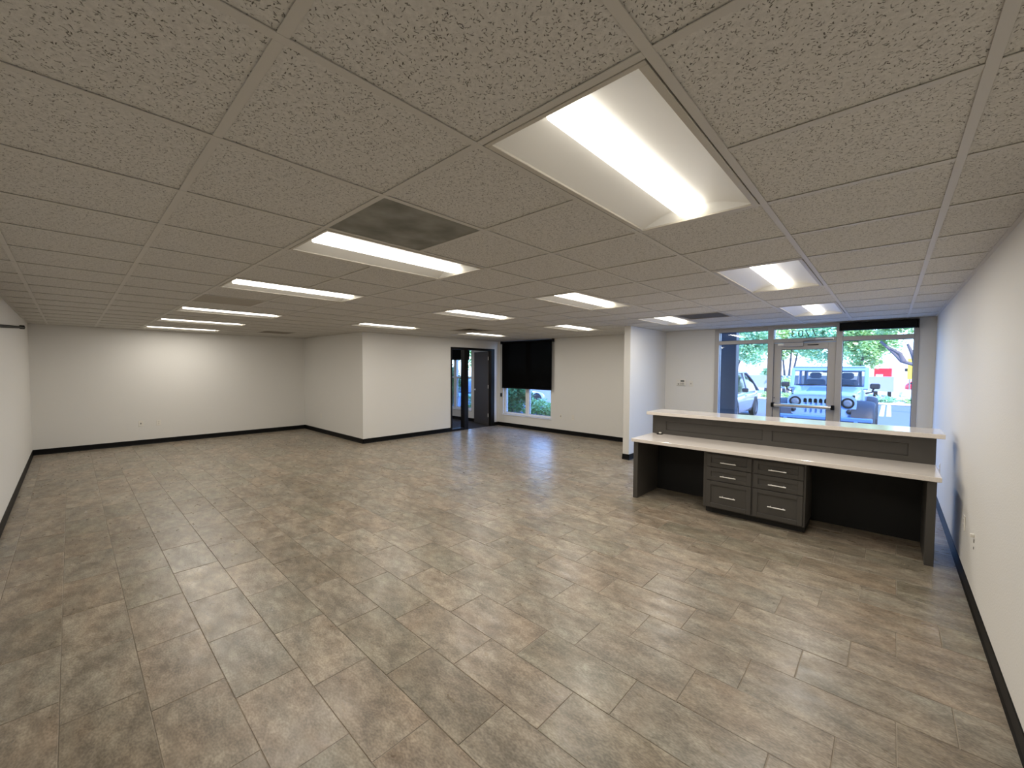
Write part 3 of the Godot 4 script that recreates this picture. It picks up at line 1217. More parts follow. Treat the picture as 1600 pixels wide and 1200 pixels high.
func desk() -> void:
	# carcass: end legs, riser with two sunk panels, modesty back
	var t := thing("desk_frame", "charcoal painted frame of the reception desk with raised panelled back", "desk", Vector3(-1.016, 0, -5.4))
	var xl := -1.349
	var xr := 1.349
	var st := begin()
	soft(st, Vector3(xl, 0, -0.06), Vector3(xl + 0.058, 0.724, 0.56), 0.003)
	part("leg_panel", st, M.charcoal, t)
	st = begin()
	soft(st, Vector3(xr - 0.078, 0, -0.06), Vector3(xr - 0.02, 0.724, 0.56), 0.003)
	part("leg_panel", st, M.charcoal, t)
	st = begin()
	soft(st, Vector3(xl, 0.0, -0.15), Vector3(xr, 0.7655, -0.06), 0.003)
	part("modesty_panel", st, M.charcoal_shaded, t)
	# riser, built of stiles and rails round the panels
	st = begin()
	var y0 := 0.7655
	var y1 := 1.022
	var zf := 0.0
	var pl := [[-1.168, -0.041], [0.049, 1.166]]
	for r: Array in [[xl, -1.168, y0, y1], [-0.041, 0.049, y0, y1], [1.166, xr, y0, y1], [-1.168, -0.041, y0, 0.82], [-1.168, -0.041, 0.942, y1], [0.049, 1.166, y0, 0.82], [0.049, 1.166, 0.942, y1]]:
		box(st, Vector3(r[0], r[2], zf - 0.03), Vector3(r[1], r[3], zf))
	box(st, Vector3(xl, y0, zf - 0.15), Vector3(xr, y1, zf - 0.03))
	var riser := part("riser", st, M.charcoal, t)
	for p: Array in pl:
		st = begin()
		# a stepped edge, then the flat field
		quad(st, Vector3(p[0], 0.82, 0.0), Vector3(p[1], 0.82, 0.0), Vector3(p[1] - 0.008, 0.828, -0.014), Vector3(p[0] + 0.008, 0.828, -0.014), Vector3(0, 1, 1))
		quad(st, Vector3(p[0], 0.942, 0.0), Vector3(p[1], 0.942, 0.0), Vector3(p[1] - 0.008, 0.934, -0.014), Vector3(p[0] + 0.008, 0.934, -0.014), Vector3(0, -1, 1))
		quad(st, Vector3(p[0], 0.82, 0.0), Vector3(p[0], 0.942, 0.0), Vector3(p[0] + 0.008, 0.934, -0.014), Vector3(p[0] + 0.008, 0.828, -0.014), Vector3(1, 0, 1))
		quad(st, Vector3(p[1], 0.82, 0.0), Vector3(p[1], 0.942, 0.0), Vector3(p[1] - 0.008, 0.934, -0.014), Vector3(p[1] - 0.008, 0.828, -0.014), Vector3(-1, 0, 1))
		box(st, Vector3(p[0] + 0.008, 0.828, -0.02), Vector3(p[1] - 0.008, 0.934, -0.014))
		part("sunk_panel", st, M.charcoal, riser)
	# tops
	t = thing("worktop", "long low white quartz worktop of the reception desk", "worktop", Vector3(-1.016, 0.7245, -5.4))
	st = begin()
	soft(st, Vector3(-1.352, 0, 0.001), Vector3(1.352, 0.0405, 0.625), 0.003)
	part("slab", st, M.quartz, t)
	t = thing("counter_top", "narrow raised white quartz counter top along the back of the desk", "counter top", Vector3(-1.010, 1.0225, -5.4))
	st = begin()
	soft(st, Vector3(-1.39, 0, -0.38), Vector3(1.39, 0.041, 0.125), 0.003)
	part("slab", st, M.quartz, t)
	# drawers
	t = thing("drawer_cabinet", "charcoal drawer cabinet under the worktop with six shaker drawers", "cabinet", Vector3(-1.04, 0, -4.89))
	st = begin()
	var a := -0.492
	var b := 0.465
	soft(st, Vector3(a, 0.075, -0.44), Vector3(b, 0.7235, 0.0), 0.002)
	part("body", st, M.charcoal, t)
	st = begin()
	box(st, Vector3(a + 0.01, 0.0, -0.44), Vector3(b - 0.01, 0.075, -0.075))
	part("toe_kick", st, M.kick, t)
	var bars := begin()
	tube(bars, [Vector3(-0.078, 0, 0.034), Vector3(0.078, 0, 0.034)], 0.0058, 10)
	for s: float in [-1.0, 1.0]:
		tube(bars, [Vector3(s * 0.055, 0, 0.0), Vector3(s * 0.055, 0, 0.034)], 0.0045, 8)
	var handle := bars.commit()
	for c: Array in [[-0.452, -0.006], [0.012, 0.446]]:
		for y: Array in [[0.546, 0.690, 0.604], [0.394, 0.538, 0.452], [0.090, 0.386, 0.224]]:
			var w: float = c[1] - c[0]
			var h: float = y[1] - y[0]
			var o := shaker(t, "drawer", w, h, 0.044, Vector3((c[0] + c[1]) / 2, (y[0] + y[1]) / 2, 0.0005), M.charcoal)
			var hd := mesh_node("handle", handle, M.nickel, o, Vector3(0, y[2] - (y[0] + y[1]) / 2, 0.008))
			hd.set_meta("label", "slim bright bar handle")
	# cable outlet standing on the worktop
	t = thing("cable_grommet", "small black cable grommet at the left end of the worktop", "grommet", Vector3(-2.245, 0.765, -5.345))
	st = begin()
	lathe(st, [Vector2(0.040, 0.0), Vector2(0.040, 0.004), Vector2(0.036, 0.007), Vector2(0.022, 0.007), Vector2(0.020, 0.002), Vector2(0.0, 0.002)], Transform3D(Basis(Vector3.RIGHT, -PI / 2), Vector3.ZERO), 24)
	part("ring", st, M.black, t)
	st = begin()
	soft(st, Vector3(-0.012, 0.006, -0.022), Vector3(0.02, 0.026, -0.002), 0.004)
	part("cable_flap", st, M.plastic_white, t)


# ------------------------------------------------------------------ plates and other fittings on the walls

# a wall plate; its back lies in the plane z = 0 and it faces +z
func wall_plate(called: String, label: String, category: String, at: Vector3, turn: float, kind: String, group := "") -> void:
	var t := thing(called, label, category, at, turn, group)
	var st := begin()
	soft(st, Vector3(-0.036, -0.058, 0), Vector3(0.036, 0.058, 0.006), 0.003)
	part("plate", st, M.plastic_white, t)
	match kind:
		"outlet":
			for s: float in [-1.0, 1.0]:
				st = begin()
				prism(st, round_rect(0.034, 0.029, 0.009), 0.005, 0.0085, Transform3D(Basis(), Vector3(0, s * 0.02, 0)))
				var so := part("socket", st, M.plastic_white, t)
				st = begin()
				for x: float in [-0.0065, 0.0065]:
					box(st, Vector3(x - 0.0012, s * 0.02 - 0.001, 0.008), Vector3(x + 0.0012, s * 0.02 + 0.008, 0.0088))
				box(st, Vector3(-0.0025, s * 0.02 - 0.010, 0.008), Vector3(0.0025, s * 0.02 - 0.005, 0.0088))
				part("slot", st, M.kick, so)
		"jack":
			st = begin()
			box(st, Vector3(-0.009, -0.016, 0.005), Vector3(0.009, 0.016, 0.008))
			part("jack", st, M.plastic_grey, t)
		"switch":
			st = begin()
			soft(st, Vector3(-0.005, -0.012, 0.005), Vector3(0.005, 0.012, 0.014), 0.002)
			part("toggle", st, M.plastic_grey, t)


func wall_fittings() -> void:
	wall_plate("wall_outlet", "left of two white plates low on the wide far wall", "outlet", Vector3(XL, 0.445, -0.972), PI / 2, "jack")
	wall_plate("wall_outlet", "right of two white plates low on the wide far wall", "outlet", Vector3(XL, 0.438, -1.256), PI / 2, "outlet")
	wall_plate("wall_outlet", "white outlet low on the short return wall", "outlet", Vector3(-10.40, 0.415, ZJ), 0.0, "outlet")
	wall_plate("wall_outlet", "white plate on the front wall just right of the blind window", "outlet", Vector3(-6.04, 0.44, ZF), 0.0, "jack")
	wall_plate("wall_outlet", "second white outlet on the front wall, towards the stub wall", "outlet", Vector3(-5.67, 0.44, ZF), 0.0, "outlet")
	wall_plate("wall_outlet", "white plate on the right wall just past the desk end", "outlet", Vector3(XR, 0.45, -4.71), -PI / 2, "outlet")
	wall_plate("wall_outlet", "white plate on the right wall behind the desk, near the entrance", "outlet", Vector3(XR, 0.49, -6.92), -PI / 2, "outlet")
	# loose jack left hanging where a plate is missing
	var t := thing("cable_jack", "small loose white cable jack on the right wall nearest the camera", "jack", Vector3(XR, 0.455, -4.23), -PI / 2)
	var st := begin()
	soft(st, Vector3(-0.012, 0.025, 0), Vector3(0.012, 0.05, 0.022), 0.004)
	part("jack", st, M.plastic_white, t)
	st = begin()
	soft(st, Vector3(-0.010, -0.012, 0), Vector3(0.010, 0.012, 0.003), 0.001)
	soft(st, Vector3(-0.006, -0.058, 0), Vector3(0.006, -0.04, 0.003), 0.001)
	part("hole", st, M.plastic_grey, t)
	# alarm keypad and switch by the entrance
	t = thing("alarm_keypad", "white alarm keypad with a dark display left of the entrance", "keypad", Vector3(-3.075, 1.366, ZF))
	st = begin()
	soft(st, Vector3(-0.09, -0.06, 0), Vector3(0.09, 0.06, 0.026), 0.006)
	part("case", st, M.plastic_white, t)
	st = begin()
	soft(st, Vector3(-0.008, 0.02, 0.025), Vector3(0.066, 0.046, 0.028), 0.002)
	part("display", st, M.kick, t)
	for k in 12:
		st = begin()
		var x := -0.004 + (k % 4) * 0.02
		var y := -0.040 + (k / 4) * 0.018
		soft(st, Vector3(x - 0.007, y - 0.006, 0.025), Vector3(x + 0.007, y + 0.006, 0.029), 0.002)
		part("key", st, M.plastic_grey, t)
	st = begin()
	soft(st, Vector3(-0.062, -0.038, 0.025), Vector3(-0.03, -0.018, 0.028), 0.002)
	part("button", st, M.plastic_grey, t)
	wall_plate("light_switch", "white light switch plate beside the alarm keypad", "switch", Vector3(-2.885, 1.352, ZF), 0.0, "switch")
	# black rod high on the wall at the left edge
	t = thing("wall_rod", "black metal rod mounted high on the wall at the left edge", "rod", Vector3(-8.0, 2.119, ZB - 0.04))
	st = begin()
	tube(st, [Vector3(-1.65, 0.097, 0), Vector3(2.3, -0.136, 0)], 0.016, 12)
	part("rod", st, M.black, t)
	for x: float in [-1.62, 2.2]:
		st = begin()
		soft(st, Vector3(x - 0.02, -0.059 * x - 0.026, -0.012), Vector3(x + 0.02, -0.059 * x + 0.03, 0.04), 0.004)
		part("bracket", st, M.black, t)


# ------------------------------------------------------------------ outdoors

func leaf_mesh(broad := 0.34) -> ArrayMesh:
	var st := begin()
	var a := Vector3(0, 0, 0)
	var b := Vector3(broad, 0.10, 0.45)
	var c := Vector3(0, 0.02, 1.0)
	var d := Vector3(-broad, 0.10, 0.45)
	var m := Vector3(0, -0.02, 0.5)
	tri(st, a, b, m, Vector3.UP)
	tri(st, b, c, m, Vector3.UP)
	tri(st, c, d, m, Vector3.UP)
	tri(st, d, a, m, Vector3.UP)
	return st.commit()


# leaves in clumps spread through an egg-shaped crown; centre and size are in the parent's space
func foliage(parent: Node3D, centre: Vector3, radii: Vector3, count: int, size: float, m: Material, s: int, clumps := 26, lean := 0.55) -> void:
	var r := RandomNumberGenerator.new()
	r.seed = s
	var spots := []
	for k in clumps:
		var d := Vector3(r.randfn(), r.randfn(), r.randfn()).normalized() * pow(r.randf(), 0.45)
		spots.append([centre + d * radii * 0.85, r.randf_range(0.22, 0.42)])
	var mm := MultiMesh.new()
	mm.transform_format = MultiMesh.TRANSFORM_3D
	mm.mesh = leaf_mesh()
	mm.instance_count = count
	var small := minf(radii.x, minf(radii.y, radii.z))
	for i in count:
		var sp: Array = spots[r.randi() % clumps]
		var d := Vector3(r.randfn(), r.randfn(), r.randfn()).normalized() * pow(r.randf(), 0.5)
		var p: Vector3 = sp[0] + d * sp[1] * (radii * 0.5 + Vector3.ONE * small * 0.5)
		p.y = maxf(p.y, 0.03)
		var b := Basis.from_euler(Vector3(r.randf_range(-lean, lean), r.randf() * TAU, r.randf_range(-lean, lean)))
		mm.set_instance_transform(i, Transform3D(b.scaled(Vector3.ONE * size * r.randf_range(0.7, 1.25)), p))
	var o := MultiMeshInstance3D.new()
	o.multimesh = mm
	o.material_override = m
	o.name = "foliage"
	o.set_meta("kind", "stuff")
	parent.add_child(o, true)


func shrub(label: String, at: Vector3, radii: Vector3, count: int, size: float, m: Material, s: int, group := "") -> void:
	var t := thing("shrub", label, "shrub", at, 0.0, group)
	var st := begin()
	var r := RandomNumberGenerator.new()
	r.seed = s
	for k in 7:
		var a := Vector3(r.randf_range(-0.4, 0.4) * radii.x, 0, r.randf_range(-0.4, 0.4) * radii.z)
		var b := a + Vector3(r.randf_range(-0.4, 0.4) * radii.x, radii.y * r.randf_range(1.0, 1.7), r.randf_range(-0.3, 0.3) * radii.z)
		tube(st, [a, a.lerp(b, 0.5) + Vector3(0.02, 0.03, 0), b], [0.014, 0.010, 0.005], 6)
	part("stem", st, M.bark, t)
	foliage(t, Vector3(0, radii.y, 0), radii, count, size, m, s, 30, 0.9)


func tree(label: String, at: Vector3, crown: Vector3, radii: Vector3, count: int, size: float, m: Material, s: int, trunks: Array, group := "", clumps := 34) -> Node3D:
	var t := thing("tree", label, "tree", at, 0.0, group)
	for path: Array in trunks:
		var st := begin()
		var rr := []
		for k in path.size():
			rr.append(lerpf(path[0].length() * 0.0 + 0.11, 0.045, float(k) / (path.size() - 1)))
		tube(st, path, rr, 8)
		part("trunk", st, M.bark, t)
	foliage(t, crown, radii, count, size, m, s, clumps, 0.8)
	return t


func wheel(parent: Node3D, at: Vector3, r: float, w: float, side: float) -> void:
	var xf := Transform3D(Basis(Vector3(0, 0, -side), Vector3.UP, Vector3(side, 0, 0)), at)
	var st := begin()
	var h := w / 2
	lathe(st, [Vector2(r * 0.62, -h), Vector2(r * 0.9, -h), Vector2(r * 0.98, -h * 0.75), Vector2(r, -h * 0.4), Vector2(r, h * 0.4), Vector2(r * 0.98, h * 0.75), Vector2(r * 0.9, h), Vector2(r * 0.64, h), Vector2(r * 0.62, h * 0.8)], xf, 32)
	for k in 36:
		var a := TAU * k / 36
		box(st, Vector3(r * 0.98, -r * 0.03, -h * 0.8), Vector3(r * 1.015, r * 0.03, h * 0.8), xf * Transform3D(Basis(Vector3.BACK, a), Vector3.ZERO))
	var o := part("wheel", st, M.tyre, parent)
	st = begin()
	lathe(st, [Vector2(r * 0.63, h * 0.9), Vector2(r * 0.60, h * 0.8), Vector2(r * 0.56, h * 0.2), Vector2(0, h * 0.2)], xf, 28)
	lathe(st, [Vector2(r * 0.14, h * 0.2), Vector2(r * 0.14, h * 0.8), Vector2(0.0, h * 0.85)], xf, 16)
	for k in 6:
		soft(st, Vector3(r * 0.1, -r * 0.06, h * 0.45), Vector3(r * 0.58, r * 0.06, h * 0.75), 0.01, xf * Transform3D(Basis(Vector3.BACK, TAU * k / 6), Vector3.ZERO))
	part("rim", st, M.rim, o)


# an ordinary car, nose to local +z, standing on y = 0
func make_car(label: String, at: Vector3, turn: float, paint: Material, length: float, width: float, tall: float, group := "") -> Node3D:
	var t := thing("car", label, "car", at, turn, group)
	var hw := width / 2
	var hl := length / 2
	var belt := tall * 0.58
	var st := begin()
	var g := []
	for s: Array in [[-1.0, 0.55, 0.80, 0.80], [-0.97, 0.80, 0.93, 0.93], [-0.85, 0.95, 1.0, 1.0], [-0.5, 1.0, 1.0, 1.0], [0.0, 1.0, 1.0, 1.0], [0.35, 1.0, 0.97, 1.0], [0.6, 0.98, 0.93, 1.0], [0.85, 0.94, 0.86, 1.0], [0.96, 0.86, 0.76, 0.98], [1.0, 0.70, 0.55, 0.9]]:
		var z: float = s[0] * hl
		var w: float = hw * s[1]
		var b: float = belt * s[2]
		var lo := 0.22 if absf(s[0]) < 0.9 else 0.30
		g.append([Vector3(-w * 0.90, lo, z), Vector3(-w * 0.98, lo + 0.14, z), Vector3(-w, b * 0.62, z), Vector3(-w * 0.985, b * 0.84, z), Vector3(-w * 0.93, b * 0.97, z), Vector3(-w * 0.6, b + 0.02, z), Vector3(0, b + 0.035, z), Vector3(w * 0.6, b + 0.02, z), Vector3(w * 0.93, b * 0.97, z), Vector3(w * 0.985, b * 0.84, z), Vector3(w, b * 0.62, z), Vector3(w * 0.98, lo + 0.14, z), Vector3(w * 0.90, lo, z)])
	skin(st, g, Vector3(0, belt * 0.5, 0))
	for e: int in [0, g.size() - 1]:
		for k in range(1, 12):
			tri(st, g[e][0], g[e][k], g[e][k + 1] if k < 12 else g[e][0], Vector3(0, 0, -1 if e == 0 else 1))
	part("body", st, paint, t)
	# glasshouse: dark glass with a painted roof and pillars
	var z0 := -hl * 0.93
	var z1 := -hl * 0.42
	var z2 := hl * 0.12
	var z3 := hl * 0.48
	var roof := tall - 0.03
	st = begin()
	g = []
	for s: Array in [[z0, 0.0], [lerpf(z0, z1, 0.5), 0.62], [z1, 1.0], [(z1 + z2) / 2, 1.03], [z2, 1.0], [lerpf(z2, z3, 0.5), 0.56], [z3, 0.0]]:
		var y: float = lerpf(belt, roof, s[1])
		var w: float = lerpf(hw * 0.9, hw * 0.70, s[1])
		g.append([Vector3(-hw * 0.92, belt * 0.96, s[0]), Vector3(-lerpf(hw * 0.92, w, 0.55), lerpf(belt, y, 0.55), s[0]), Vector3(-w, y - 0.02, s[0]), Vector3(-w * 0.8, y + 0.02, s[0]), Vector3(0, y + 0.03, s[0]), Vector3(w * 0.8, y + 0.02, s[0]), Vector3(w, y - 0.02, s[0]), Vector3(lerpf(hw * 0.92, w, 0.55), lerpf(belt, y, 0.55), s[0]), Vector3(hw * 0.92, belt * 0.96, s[0])])
	skin(st, g, Vector3(0, belt * 0.8, 0))
	part("window", st, M.car_glass, t)
	st = begin()
	var rg := []
	for i in range(2, 5):
		var row := []
		for j in range(2, 7):
			row.append(g[i][j] + Vector3(0, 0.012, 0))
		rg.append(row)
	skin(st, rg, Vector3(0, 0, 0))
	part("roof", st, paint, t)
	st = begin()
	for sd: float in [-1.0, 1.0]:
		var top := hw * 0.71 * sd
		var low := hw * 0.93 * sd
		tube(st, [Vector3(low, belt * 0.97, z3), Vector3(lerpf(low, top, 0.6), lerpf(belt, roof, 0.6), lerpf(z3, z2, 0.55)), Vector3(top, roof, z2), Vector3(top, roof + 0.01, (z1 + z2) / 2), Vector3(top, roof, z1), Vector3(lerpf(low, top, 0.62), lerpf(belt, roof, 0.62), lerpf(z0, z1, 0.5)), Vector3(low, belt * 0.97, z0)], 0.034, 8)
		tube(st, [Vector3(low, belt * 0.97, (z1 + z2) / 2), Vector3(top * 1.02, roof - 0.02, (z1 + z2) / 2 - 0.06)], 0.034, 8)
	part("pillar", st, paint, t)
	for sd: float in [-1.0, 1.0]:
		st = begin()
		soft(st, Vector3(sd * (hw + 0.10) - 0.10, belt, hl * 0.27), Vector3(sd * (hw + 0.10) + 0.10, belt + 0.15, hl * 0.27 + 0.10), 0.03)
		part("mirror", st, M.trim_black, t)
		for z: float in [-hl * 0.60, hl * 0.62]:
			st = begin()
			lathe(st, [Vector2(0.40, 0.0), Vector2(0.40, 0.012), Vector2(0.0, 0.012)], Transform3D(Basis(Vector3(0, 0, -sd), Vector3.UP, Vector3(sd, 0, 0)), Vector3(sd * (hw - 0.008), 0.36, z)), 28)
			part("wheel_arch", st, M.trim_black, t)
			wheel(t, Vector3(sd * (hw - 0.09), 0.34, z), 0.34, 0.22, sd)
		st = begin()
		soft(st, Vector3(sd * hw * 0.62 - 0.18, belt * 0.56, hl * 0.955 - 0.1), Vector3(sd * hw * 0.62 + 0.18, belt * 0.72, hl * 0.955 + 0.02), 0.03)
		part("headlight", st, M.lamp_glass, t)
		st = begin()
		soft(st, Vector3(sd * (hw + 0.002) - 0.012, belt * 0.82, -0.05), Vector3(sd * (hw + 0.002) + 0.012, belt * 0.86, 0.12), 0.008)
		part("door_handle", st, paint, t)
	return t


func off_roader() -> void:
	var t := thing("car", "white off-road car with blue shade in its paint, facing the entrance door, seven grille slots", "car", Vector3(-1.262, GROUND, -12.8))
	var st := begin()
	# grille in two combs that leave the slots open
	var edge := [Vector2(-0.695, 0.96), Vector2(-0.70, 1.06), Vector2(-0.675, 1.14), Vector2(-0.60, 1.205), Vector2(-0.3, 1.225), Vector2(0, 1.23), Vector2(0.3, 1.225), Vector2(0.60, 1.205), Vector2(0.675, 1.14), Vector2(0.70, 1.06), Vector2(0.695, 0.96)]
	var low := [Vector2(0.695, 0.96), Vector2(0.69, 0.86), Vector2(0.64, 0.74), Vector2(0.56, 0.685), Vector2(0, 0.675), Vector2(-0.56, 0.685), Vector2(-0.64, 0.74), Vector2(-0.69, 0.86), Vector2(-0.695, 0.96)]
	var w := 0.039
	for up: int in [1, 0]:
		var o := PackedVector2Array()
		for p: Vector2 in (edge if up else low):
			o.append(p)
		for k in 7:
			var i := 3 - k if up else k - 3
			var x := i * 0.107
			var d := 1.0 if up else -1.0
			var yc := 1.075 if up else 0.785
			o.append(Vector2(x + w * d, 0.96))
			for q in 7:
				var a := PI * q / 6.0
				o.append(Vector2(x + w * d * cos(a), yc + d * w * sin(a)))
			o.append(Vector2(x - w * d, 0.96))
		prism(st, o, -0.05, 0.0)
	part("grille", st, M.car_white_shaded, t)
	st = begin()
	box(st, Vector3(-0.62, 0.70, -0.12), Vector3(0.62, 1.18, -0.09))
	part("radiator", st, M.black, t)
	for s: float in [-1.0, 1.0]:
		st = begin()
		lathe(st, [Vector2(0.128, -0.01), Vector2(0.128, 0.02), Vector2(0.118, 0.032), Vector2(0.098, 0.03), Vector2(0.092, 0.012)], Transform3D(Basis(), Vector3(s * 0.53, 1.027, 0)), 28)
		var h := part("headlight", st, M.black, t)
		st = begin()
		lathe(st, [Vector2(0.095, 0.012), Vector2(0.08, 0.03), Vector2(0.05, 0.042), Vector2(0.0, 0.047)], Transform3D(Basis(), Vector3(s * 0.53, 1.027, 0)), 28)
		part("lens", st, M.lamp_glass, h)
		st = begin()
		lathe(st, [Vector2(0.06, -0.01), Vector2(0.06, 0.016), Vector2(0.044, 0.018), Vector2(0.02, 0.028), Vector2(0.0, 0.03)], Transform3D(Basis(), Vector3(s * 0.565, 0.82, 0)), 20)
		part("turn_signal", st, M.trim_black, t)
	# bonnet
	st = begin()
	var g := []
	for k in 6:
		var q := k / 5.0
		var z := lerpf(0.012, -1.28, q)
		var hw := lerpf(0.60, 0.735, q)
		var y := lerpf(1.215, 1.372, pow(q, 0.8)) - (0.05 if k == 0 else 0.0)
		g.append([Vector3(-hw, y - 0.30, z), Vector3(-hw, y - 0.06, z), Vector3(-hw * 0.95, y - 0.012, z), Vector3(-hw * 0.8, y + 0.008, z), Vector3(-hw * 0.3, y + 0.03, z), Vector3(hw * 0.3, y + 0.03, z), Vector3(hw * 0.8, y + 0.008, z), Vector3(hw * 0.95, y - 0.012, z), Vector3(hw, y - 0.06, z), Vector3(hw, y - 0.30, z)])
	skin(st, g, Vector3(0, 0.9, -0.6))
	var hood := part("hood", st, M.car_white_shaded, t)
	st = begin()
	soft(st, Vector3(-0.34, -0.05, -0.30), Vector3(0.34, 0.022, 0.30), 0.02, Transform3D(Basis(Vector3.RIGHT, 0.125), Vector3(0, 1.318, -0.55)))
	part("hood_panel", st, M.hood_blue, hood)
	for s: float in [-1.0, 1.0]:
		st = begin()
		soft(st, Vector3(s * 0.62 - 0.022, 1.10, -0.26), Vector3(s * 0.62 + 0.03, 1.22, -0.17), 0.008)
		part("hood_latch", st, M.black, hood)
	# tub, cowl and engine-bay sides
	st = begin()
	soft(st, Vector3(-0.79, 0.55, -3.95), Vector3(0.79, 1.30, -1.28), 0.02)
	soft(st, Vector3(-0.76, 1.28, -1.5), Vector3(0.76, 1.38, -1.26), 0.02)
	soft(st, Vector3(-0.56, 0.6, -1.28), Vector3(0.56, 1.0, -0.06), 0.01)
	part("body", st, M.car_white_shaded, t)
	# wings and tyres
	for s: float in [-1.0, 1.0]:
		for zz: float in [0.0, -2.42]:
			st = begin()
			var fg := []
			for k in 17:
				var q := deg_to_rad(6.0 + 168.0 * k / 16.0)
				var row := []
				for e: Array in [[0.60, 1.0], [0.85, 1.0], [0.95, 0.985], [1.01, 0.945], [1.035, 0.88], [1.03, 0.83], [1.0, 0.82], [0.60, 0.82]]:
					row.append(Vector3(s * e[0], 0.42 + 0.66 * e[1] * sin(q), -0.46 + zz + 0.66 * e[1] * cos(q)))
				fg.append(row)
			skin(st, fg, Vector3(s * 0.8, 0.42, -0.46 + zz))
			part("wheel_flare", st, M.trim_black, t)
			wheel(t, Vector3(s * 0.90, 0.42, -0.48 + zz), 0.42, 0.27, s)
	# front bumper
	st = begin()
	soft(st, Vector3(-1.0, 0.60, 0.10), Vector3(1.0, 0.70, 0.26), 0.02)
	part("bumper", st, M.hood_blue, t)
	st = begin()
	soft(st, Vector3(-0.95, 0.42, 0.06), Vector3(0.95, 0.61, 0.22), 0.02)
	soft(st, Vector3(-0.60, 0.5, -0.1), Vector3(0.60, 0.68, 0.08), 0.02)
	part("bumper_guard", st, M.black, t)
	for s: float in [-1.0, 1.0]:
		st = begin()
		lathe(st, [Vector2(0.06, 0.2), Vector2(0.06, 0.235), Vector2(0.05, 0.24), Vector2(0.0, 0.232)], Transform3D(Basis(), Vector3(s * 0.33, 0.535, 0)), 18)
		part("fog_lamp", st, M.lamp_glass, t)
		st = begin()
		soft(st, Vector3(s * 0.70 - 0.04, 0.45, 0.2), Vector3(s * 0.70 + 0.04, 0.62, 0.275), 0.01)
		part("tow_hook", st, M.hood_blue, t)
	# windscreen frame, leaning back a little
	var lean := Transform3D(Basis(Vector3.RIGHT, -0.38), Vector3(0, 1.36, -1.36))
	st = begin()
	soft(st, Vector3(-0.855, 0.0, -0.05), Vector3(-0.765, 0.56, 0.0), 0.012, lean)
	soft(st, Vector3(0.765, 0.0, -0.05), Vector3(0.855, 0.56, 0.0), 0.012, lean)
	soft(st, Vector3(-0.855, 0.49, -0.052), Vector3(0.855, 0.575, 0.002), 0.012, lean)
	soft(st, Vector3(-0.855, -0.03, -0.052), Vector3(0.855, 0.035, 0.002), 0.012, lean)
	var ws := part("windscreen_frame", st, M.car_white_shaded, t)
	st = begin()
	quad(st, lean * Vector3(-0.765, 0.035, -0.02), lean * Vector3(0.765, 0.035, -0.02), lean * Vector3(0.765, 0.49, -0.02), lean * Vector3(-0.765, 0.49, -0.02), Vector3.BACK)
	part("windscreen", st, M.car_pane, ws)
	st = begin()
	for x: float in [-0.62, 0.16]:
		tube(st, [lean * Vector3(x, 0.03, 0.02), lean * Vector3(x + 0.24, 0.075, 0.016), lean * Vector3(x + 0.46, 0.05, 0.012)], 0.010, 6)
	part("wiper", st, M.black, ws)
	# hard top with window openings
	st = begin()
	soft(st, Vector3(-0.80, 1.885, -3.92), Vector3(0.80, 1.945, -1.60), 0.025)
	part("roof", st, M.car_pale, t)
	st = begin()
	for s: float in [-1.0, 1.0]:
		for z: Array in [[-2.62, -2.50], [-3.92, -3.78]]:
			soft(st, Vector3(s * 0.765 - 0.03, 1.28, z[0]), Vector3(s * 0.765 + 0.03, 1.9, z[1]), 0.012)
		soft(st, Vector3(s * 0.765 - 0.025, 1.82, -3.9), Vector3(s * 0.765 + 0.025, 1.9, -1.62), 0.01)
	soft(st, Vector3(-0.76, 1.28, -3.93), Vector3(0.76, 1.40, -3.88), 0.01)
	part("hard_top_post", st, M.car_pale, t)
	st = begin()
	for s: float in [-1.0, 1.0]:
		tube(st, [Vector3(s * 0.66, 1.2, -2.55), Vector3(s * 0.64, 1.78, -2.55), Vector3(s * 0.6, 1.83, -2.6), Vector3(s * 0.6, 1.83, -3.7)], 0.03, 8)
	tube(st, [Vector3(-0.63, 1.80, -2.55), Vector3(0.63, 1.80, -2.55)], 0.03, 8)
	part("roll_bar", st, M.trim_black, t)
	for x: float in [-0.37, 0.37]:
		st = begin()
		soft(st, Vector3(x - 0.24, 1.0, -2.42), Vector3(x + 0.24, 1.56, -2.28), 0.05)
		soft(st, Vector3(x - 0.14, 1.58, -2.42), Vector3(x + 0.14, 1.76, -2.31), 0.045)
		part("seat", st, M.seat, t)
	st = begin()
	soft(st, Vector3(-0.74, 1.22, -1.66), Vector3(0.74, 1.43, -1.46), 0.03)
	part("dashboard", st, M.black, t)
	st = begin()
	var ring := []
	for k in 25:
		var a := TAU * k / 24
		ring.append(Vector3(0.37 + 0.18 * cos(a), 1.42 + 0.17 * sin(a), -1.78 - 0.05 * sin(a)))
	tube(st, ring, 0.014, 6, false)
	part("steering_wheel", st, M.black, t)
	st = begin()
	soft(st, Vector3(-0.13, 1.76, -1.62), Vector3(0.13, 1.82, -1.59), 0.01)
	part("rear_view_mirror", st, M.black, t)
	for s: float in [-1.0, 1.0]:
		st = begin()
		soft(st, Vector3(s * 0.985 - 0.10, 1.345, -1.5), Vector3(s * 0.985 + 0.10, 1.485, -1.40), 0.025)
		tube(st, [Vector3(s * 0.96, 1.36, -1.45), Vector3(s * 0.93, 1.26, -1.46), Vector3(s * 0.80, 1.22, -1.46)], 0.022, 8)
		part("mirror", st, M.trim_black, t)


